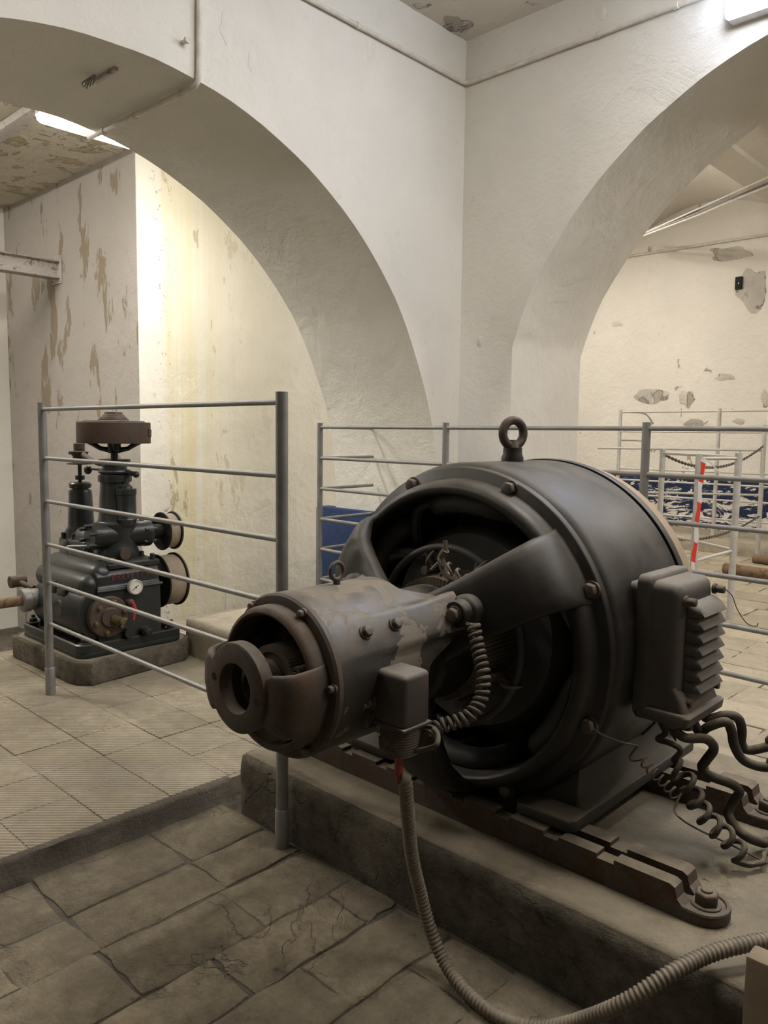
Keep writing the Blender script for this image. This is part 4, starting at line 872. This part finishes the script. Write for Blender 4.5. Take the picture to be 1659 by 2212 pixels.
# beams of the left bay
q = at(125, 585, y=CY2); bm_ = thing('steel_beam', 'grey steel beam fixed to the flaking pier by an end plate', 'beam', (q.x, CY2, q.z))
h = .075; wf = .07
MB().box(q.x - wf, q.x + wf, -3, CY2 - .012, q.z + h - .010, q.z + h).build('top_flange', 'steel_beam', bm_, bevel=.002); MB().box(q.x - wf, q.x + wf, -3, CY2 - .012, q.z - h, q.z - h + .010).build('bottom_flange', 'steel_beam', bm_, bevel=.002); MB().box(q.x - .006, q.x + .006, -3, CY2 - .012, q.z - h, q.z + h).build('web', 'steel_beam', bm_)
MB().box(q.x - .095, q.x + .085, CY2 - .014, CY2 - .001, q.z - .115, q.z + .125).build('end_plate', 'steel_beam', bm_, bevel=.002)
for dx in (-.08, .07):
    for dz in (-.095, .105): MB().hexbolt((q.x + dx, CY2 - .014, q.z + dz), (0, -1, 0), .009, .008, False).build('plate_bolt', 'steel_beam', bm_)
q = at(40, 265, z=ZB - .04); tag(MB().box(XF, XB, q.y - .05, q.y + .05, ZB - .055, ZB - .002).build('trim_3', 'steel_beam', bevel=.004), 'plastered ceiling joist beyond the left arch', kind='structure')
# ================================================================== COMPRESSOR
cb_ = thing('compressor', 'dark green two-column compressor with belt pulleys on a concrete base', 'compressor', (-3.93, 1.95, .185))
G = 'compressor_green'; RU = 'compressor_rust'
# concrete base
mb = MB(); poly = [(-4.36, 1.68), (-4.30, 1.625), (-3.66, 1.635), (-3.60, 1.645), (-3.535, 1.70), (-3.60, 2.26), (-3.66, 2.32), (-4.33, 2.32), (-4.38, 2.25)]
mb.prism(poly, 'z', ZT, .185); mplinth = tag(mb.build('machine_plinth', 'concrete_dark', bevel=.008, seg=2), 'dark chamfered concrete base under the compressor', 'plinth')
dt = MB(); dt.prism([(p[0] * .94 + -3.95 * .06, p[1] * .94 + 2.0 * .06) for p in poly], 'z', .183, .1862); dt.build('dusty_top', 'concrete_dust', mplinth, smooth=0)
# bed tray
def rr2(x0, x1, y0, y1, r, n=6): return rrect(x0, x1, y0, y1, r, n)
bx0, bx1, by0, by1 = -4.31, -3.60, 1.675, 2.25
mb = MB(); mb.prism(rr2(bx0, bx1, by0, by1, .06), 'z', .1866, .215); tray = mb.build('bed_plate', G, cb_, bevel=.006)
rs = []
MB().rings([[(u, w_, z_) for u, w_ in rr2(bx0 + d, bx1 - d, by0 + d, by1 - d, max(.02, .06 - d))] for d, z_ in ((0, .215), (0, .250), (.008, .256), (.016, .250), (.016, .215))], cap=False).build('bed_rim', G, tray)
for x_, y_ in ((bx0 + .05, by0 + .05), (bx1 - .05, by0 + .05), (bx1 - .045, by1 - .05), (bx0 + .05, by1 - .05)):
    mb = MB().cyl((x_, y_, .215), (x_, y_, .256), .034, n=24); mb.hexbolt((x_, y_, .256), (0, 0, 1), .022, .024); mb.cyl((x_, y_, .275), (x_, y_, .295), .011, n=12); mb.build('anchor_bolt', G, tray, bevel=.001, seg=1)
# crankcase
FX = -3.625; FY = 1.735
mb = MB(); mb.prism([(-4.20, .215), (FX + .015, .215), (FX, .26), (FX, .515), (FX - .012, .525), (FX - .012, .575), (FX - .03, .60), (-4.20, .60)], 'y', FY + .05, 2.13); crank = mb.build('crankcase', G, cb_, bevel=.012, seg=3)
MB().tube([(FX + .002, FY + .045, .507), (FX + .004, FY + .06, .507), (FX + .004, 2.135, .507)], .008, 8).build('rib', G, crank)
# two round-nosed cylinder jackets along the near side
for zz_, yy_, r_, x1 in ((.575, 1.83, .062, -3.64), (.525, 1.775, .062, -3.64)):
    n = 10; prof = [(.002, -4.20), (r_ * .8, -4.20), (r_, -4.18), (r_, x1 - .05)] + [(r_ * math.cos(pi / 2 * i / 6), x1 - .05 + .05 * math.sin(pi / 2 * i / 6)) for i in range(1, 7)]
    MB().lathe([(max(.001, a), b2) for a, b2 in prof], (0, yy_, zz_), 'x', 32).build('cylinder_jacket', G, crank)
mb = MB(); mb.prism([(-4.205, .62), (-4.0, .62), (FX - .08, .615), (FX - .02, .605), (FX - .02, .63), (-4.205, .645)], 'y', FY + .12, 2.14); mb.build('cover_plate', G, crank, bevel=.005)
for x_ in (-4.15, -3.95, -3.78, -3.67):
    for y_ in (FY + .15, 2.11): MB().hexbolt((x_, y_, .635), (0, 0, 1), .013, .026).build('cover_bolt', G, crank, bevel=.001, seg=1)
# barrel of the lower casing on the near face, with flanged rusty cover
mb = MB(); mb.lathe([(.002, -4.20), (.13, -4.20), (.15, -4.17), (.15, -3.66), (.14, -3.645), (.002, -3.645)], (0, 1.835, .385), 'x', 48); mb.build('lower_barrel', G, crank)
mb = MB(); mb.lathe([(.002, FX + .032), (.045, FX + .032), (.05, FX + .02), (.098, FX + .018), (.104, FX + .012), (.104, FX - .02), (.002, FX - .02)], (0, 1.835, .375), 'x', 48); cov2 = mb.build('round_cover', RU, crank)
for i in range(6):
    a = math.radians(60 * i + 15); MB().hexbolt((FX + .018, 1.835 + .078 * math.cos(a), .375 + .078 * math.sin(a)), (1, 0, 0), .012, .018).build('cover_bolt', 'brass_old', crank, bevel=.001, seg=1)
mb = MB(); mb.cyl((FX + .03, 1.85, .365), (FX + .075, 1.862, .362), .022, .018, 20); mb.hexbolt((FX + .075, 1.862, .362), (1, .1, 0), .017, .022, False); mb.cyl((FX + .06, 1.862, .362), (FX + .06, 1.90, .36), .013, n=12); mb.build('plug_valve', 'brass_old', crank, bevel=.001, seg=1)
# valve chests with bolts on the near side
for x_, z_ in ((-3.98, .505), (-3.87, .475)):
    mb = MB().box(x_ - .05, x_ + .05, FY - .03, FY + .10, z_ - .05, z_ + .025); vc = mb.build('valve_chest', G, crank, bevel=.010, seg=2)
    for dx in (-.03, .03): MB().hexbolt((x_ + dx, FY + .0, z_ + .025), (0, 0, 1), .013, .018).build('chest_bolt', G, crank, bevel=.001, seg=1)
mb = MB(); mb.lathe([(.002, FY - .05), (.042, FY - .05), (.045, FY - .04), (.045, FY + .05)], (-3.86, 0, .40), 'y', 32); mb.build('inlet_stub', G, crank)
# gauge and red cock
gq = Vector((FX + .0, 1.965, .512)); mb = MB(); mb.lathe([(.002, 0), (.020, 0), (.020, .015), (.036, .017), (.038, .022), (.038, .045), (.034, .048), (.034, .043), (.002, .043)], gq, 'x', 40); ga = mb.build('pressure_gauge', 'alu_pale', cb_)
MB().cyl(gq + Vector((.0435, 0, 0)), gq + Vector((.0445, 0, 0)), .033, n=40).build('dial', 'gauge_white', ga)
mb = MB(); mb.tube([gq + Vector((.0455, -.022, -.014)), gq + Vector((.0455, .012, .010))], .0013, 6); mb.cyl(gq + Vector((.0445, 0, 0)), gq + Vector((.047, 0, 0)), .004, n=12)
for i in range(16):
    a = math.radians(-50 + 280 * i / 15); d = Vector((0, math.cos(a), math.sin(a))); mb.tube([gq + Vector((.0448, 0, 0)) + d * .0255, gq + Vector((.0448, 0, 0)) + d * .0295], .0006, 5)
mb.build('needle', 'black_plain', ga)
cq = Vector((FX + .02, 1.94, .435)); mb = MB(); mb.cyl(cq - Vector((.04, 0, 0)), cq + Vector((.015, 0, 0)), .016, n=16); mb.sphere(cq + Vector((.012, 0, 0)), .019); co_ = mb.build('drain_cock', RU, cb_)
mb = MB(); mb.tube([cq + Vector((.03, .0, .006)), cq + Vector((.032, .012, -.03)), cq + Vector((.03, .004, -.085))], [.010, .011, .007], 8); mb.build('red_handle', 'red_paint', co_)
mb = MB(); mb.cyl((FX, 2.02, .275), (FX + .05, 2.02, .275), .022, n=16); mb.hexbolt((FX + .05, 2.02, .275), (1, 0, 0), .020, .02); mb.build('drain_plug', G, cb_, bevel=.001, seg=1); MB().cyl((FX, 1.93, .28), (FX + .04, 1.93, .28), .026, n=16).build('drain_plug', G, cb_)
# raised lettering on the crankcase
def lettering(txt, p, size, mat, parent, name='lettering'):
    cu = bpy.data.curves.new(name, 'FONT'); cu.body = txt; cu.size = size; cu.extrude = .0025; cu.space_character = 1.15
    o = bpy.data.objects.new(name, cu); COL.objects.link(o); dg = bpy.context.evaluated_depsgraph_get(); me = bpy.data.meshes.new_from_object(o.evaluated_get(dg)); bpy.data.objects.remove(o)
    o = bpy.data.objects.new(name, me); COL.objects.link(o); me.materials.clear(); me.materials.append(MATS[mat])
    rot = Matrix(((0, 0, 1), (1, 0, 0), (0, 1, 0))).to_4x4()
    me.transform(Matrix.Translation(Vector(p) - ORG[parent.name]) @ rot); o.parent = parent; ORG[o.name] = ORG[parent.name]; return o
lettering('BREVETTATI', (FX - .011, 1.862, .552), .040, 'lettering_red', crank)
# discharge elbow and shaft leaving on the left
ZD = .405; XD = -4.15
mb = MB(); mb.lathe([(.002, 1.62), (.058, 1.62), (.062, 1.63), (.062, 1.66), (.056, 1.665), (.056, 1.80), (.002, 1.80)], (XD, 0, ZD), 'y', 32); mb.build('discharge_elbow', 'alu_paint', crank)
MB().cyl((XD, 1.62, ZD), (XD, .35, ZD), .027, n=24).build('discharge_pipe', 'pipe_rust', cb_)
mb = MB(); mb.tube([(XD - .03, 1.70, ZD + .05), (XD - .13, 1.66, ZD + .075)], .016, 12); mb.cyl((XD - .14, 1.62, ZD + .078), (XD - .14, 1.70, ZD + .078), .032, n=20); mb.build('pipe_lever', 'compressor_rust', crank)
# main column
MX, MY = -3.842, 2.0
mb = MB(); mb.lathe([(.09, .62), (.115, .63), (.118, .66), (.105, .69), (.10, .74), (.105, .78), (.11, .80), (.11, .815), (.095, .82), (.088, .83), (.075, 1.0), (.074, 1.03), (.085, 1.033), (.085, 1.065), (.072, 1.07), (.062, 1.075), (.062, 1.125), (.080, 1.13), (.080, 1.148), (.02, 1.15)], (MX, MY, 0), 'z', 48); col = mb.build('main_column', G, cb_)
MB().cyl((MX, MY, 1.14), (MX, MY, 1.25), .019, n=16).build('shaft', G, cb_)
# worm housing across the column with the upper pulley
mb = MB(); mb.lathe([(.002, MY - .16), (.06, MY - .16), (.068, MY - .145), (.068, MY + .13), (.075, MY + .14), (.075, MY + .165), (.05, MY + .17), (.04, MY + .20), (.036, MY + .28), (.002, MY + .28)], (MX + .03, 0, .755), 'y', 40); wh = mb.build('worm_housing', G, cb_)
for i in range(6):
    a = math.radians(60 * i + 20); MB().cyl((MX + .03 + .066 * math.cos(a), MY + .115, .755 + .066 * math.sin(a)), (MX + .03 + .066 * math.cos(a), MY + .185, .755 + .066 * math.sin(a)), .010, n=10).build('stud', G, wh)
    MB().cyl((MX + .03 + .06 * math.cos(a), MY - .19, .755 + .06 * math.sin(a)), (MX + .03 + .06 * math.cos(a), MY - .12, .755 + .06 * math.sin(a)), .010, n=10).build('stud', G, wh)
def pulley(name, x_, y0, y1, z_, R_, parent, label):
    mb = MB(); t_ = .008; mb.lathe([(.02, y0 + .004), (R_ - .012, y0 + .004), (R_ - .010, y0), (R_, y0), (R_, y0 + t_), (R_ - .012, y0 + t_ + .002), (R_ - .012, y1 - t_ - .002), (R_, y1 - t_), (R_, y1), (R_ - .010, y1), (.02, y1 - .004)], (x_, 0, z_), 'y', 64); pu = mb.build(name, 'black_plain', parent, smooth=30)
    MB().lathe([(R_ - .0118, y0 + t_ + .003), (R_ - .010, y0 + t_ + .006), (R_ - .010, y1 - t_ - .006), (R_ - .0118, y1 - t_ - .003)], (x_, 0, z_), 'y', 64, cap=False).build('belt_face', 'pulley_tan', pu)
    MB().lathe([(R_ + .0005, y1 - t_ + .0005), (R_ + .001, y1 - t_ + .001), (R_ + .001, y1), (R_ + .0005, y1 + .0005)], (x_, 0, z_), 'y', 64, cap=False).build('rim_edge', RU, pu)
    MB().cyl((x_, y0 - .06, z_), (x_, y0 + .02, z_), .022, n=16).build('hub', G, pu); return pu
pulley('upper_pulley', MX + .03, 2.245, 2.325, .752, .104, cb_, '')
pulley('lower_pulley', -3.80, 2.205, 2.325, .482, .146, cb_, '')
MB().cyl((-3.80, 2.10, .482), (-3.80, 2.22, .482), .03, n=16).build('shaft', G, cb_)
# oil cup beside the column
mb = MB(); mb.lathe([(.02, .80), (.045, .81), (.05, .83), (.053, .84), (.050, .845), (.050, .968), (.054, .970), (.054, .998), (.035, 1.0), (.032, 1.012), (.012, 1.026), (.010, 1.05), (.002, 1.05)], (MX + .085, MY + .015, 0), 'z', 40); mb.build('oil_cup', G, cb_)
# governor ring, ball lever, little linkages
mb = MB(); mb.torus((MX, MY, 1.085), (0, 0, 1), .074, .010, 36, 8)
mb.tube([(MX - .06, MY - .02, 1.092), (MX - .15, MY - .06, 1.092)], .006, 8); mb.sphere((MX - .165, MY - .066, 1.088), .021, sz=1.15); mb.tube([(MX + .06, MY + .02, 1.085), (MX + .13, MY + .045, 1.075)], .013, 10); mb.sphere((MX + .135, MY + .047, 1.073), .017)
mb.tube([(MX - .07, MY - .04, 1.09), (MX - .07, MY - .04, .83)], .0045, 8); mb.cyl((MX - .07, MY - .04, 1.03), (MX - .07, MY - .04, 1.045), .012, n=10); mb.cyl((MX + .085, MY + .015, 1.04), (MX + .10, MY + .03, 1.075), .006, n=8)
mb.build('governor_linkage', G, cb_)
# flywheel with stepped cap and struts
mb = MB(); mb.lathe([(.155, 1.235), (.182, 1.232), (.184, 1.236), (.184, 1.338), (.180, 1.342), (.155, 1.342)], (MX, MY, 0), 'z', 72, closed=True); fw = mb.build('flywheel', RU, cb_, smooth=35)
MB().lathe([(.002, 1.325), (.157, 1.325), (.157, 1.345), (.148, 1.349), (.078, 1.350), (.077, 1.356), (.070, 1.357), (.066, 1.366), (.060, 1.368), (.054, 1.378), (.048, 1.380), (.044, 1.392), (.036, 1.396), (.002, 1.396)], (MX, MY, 0), 'z', 64).build('stepped_cap', 'compressor_rust', fw, smooth=30)
for i in range(4):
    a = math.radians(45 + 90 * i + 8); d = Vector((math.cos(a), math.sin(a), 0)); c_ = Vector((MX, MY, 0)); MB().tube([c_ + d * .015 + Vector((0, 0, 1.195)), c_ + d * .07 + Vector((0, 0, 1.205)), c_ + d * .11 + Vector((0, 0, 1.232)), c_ + d * .15 + Vector((0, 0, 1.25))], [.016, .012, .015, .012], 10).build('strut', G, fw)
MB().lathe([(.002, 1.18), (.03, 1.18), (.034, 1.19), (.034, 1.24), (.002, 1.24)], (MX, MY, 0), 'z', 24).build('hub', G, fw)
for sg in (1, -1):
    d = Vector((.725, .689, 0)) * sg; q = Vector((MX, MY, 1.288)) + d * .186; MB().cyl(q - d * .004 , q + d * .004, .026, n=4).build('balance_block', RU, fw)
# left column: tapered cylinder with rod, bracket head and lever
LX, LY = -4.242, 2.0
mb = MB(); mb.lathe([(.09, .60), (.11, .61), (.112, .66), (.085, .70), (.085, .74), (.072, .76), (.070, .78), (.062, .955), (.058, .965), (.045, .968), (.045, .975), (.058, .978), (.060, 1.0), (.054, 1.008), (.02, 1.0)], (LX, LY, 0), 'z', 40); lc = mb.build('left_column', G, cb_)
mb = MB().box(LX - .10, LX + .22, LY - .09, LY + .09, .60, .70); mb.lathe([(.075, LX), (.08, LX + .02), (.08, LX + .24), (.06, LX + .28)], (0, LY, .69), 'x', 32); mb.build('pump_body', G, cb_, bevel=.014, seg=3)
for i in range(6):
    a = math.radians(60 * i + 10); MB().hexbolt((LX + .095 * math.cos(a), LY + .095 * math.sin(a), .70), (0, 0, 1), .013, .03).build('stud', G, lc, bevel=.001, seg=1)
for k in range(4): MB().hexbolt((LX - .10, LY - .06 + .04 * k, .63 + .02 * (k % 2)), (-1, 0, 0), .013, .025).build('stud', G, lc)
MB().cyl((LX + .015, LY - .061, .90), (LX + .015, LY - .06 + .012, .90), .0085, n=14).build('oil_hole', 'black_plain', lc)
mb = MB(); mb.cyl((LX, LY, 1.0), (LX, LY, 1.24), .011, n=14); mb.cyl((LX, LY, 1.022), (LX, LY, 1.045), .026, n=16); mb.build('piston_rod', G, cb_)
mb = MB(); mb.lathe([(.002, 1.105), (.068, 1.108), (.068, 1.115), (.035, 1.118), (.035, 1.15), (.045, 1.165), (.050, 1.178), (.030, 1.182), (.030, 1.222), (.026, 1.226), (.002, 1.226)], (LX, LY, 0), 'z', 32); mb.cyl((LX, LY, 1.22), (LX, LY, 1.245), .010, n=6)
mb.tube([(LX + .02, LY, 1.168), (LX + .14, LY, 1.135), (LX + .22, LY, 1.118), (LX + .33, LY, 1.112)], [.017, .015, .011, .010], 10); mb.tube([(LX - .06, LY - .02, 1.172), (LX - .075, LY - .02, 1.17)], .01, 8); mb.build('rocker_head', RU, cb_)
MB().tube(smooth_path([(MX - .24, MY - .16, .63), (MX - .24, MY - .16, .665), (MX - .22, MY - .15, .678), (MX - .10, MY - .12, .69), (MX - .06, MY - .10, .70)], 5), .008, 8).build('grease_pipe', 'alu_paint', cb_)
MB().cyl((MX + .11, MY - .02, .665), (MX + .135, MY - .02, .665), .03, n=20).build('sight_plug', RU, cb_)

# low block beside the compressor
tag(rough_block('masonry_block', -3.72, -3.05, 2.33, 2.95, ZT - .01, .267, .04, .004, 'concrete_pale', rnd=.012), 'low pale-topped masonry block against the stained wall', 'block')
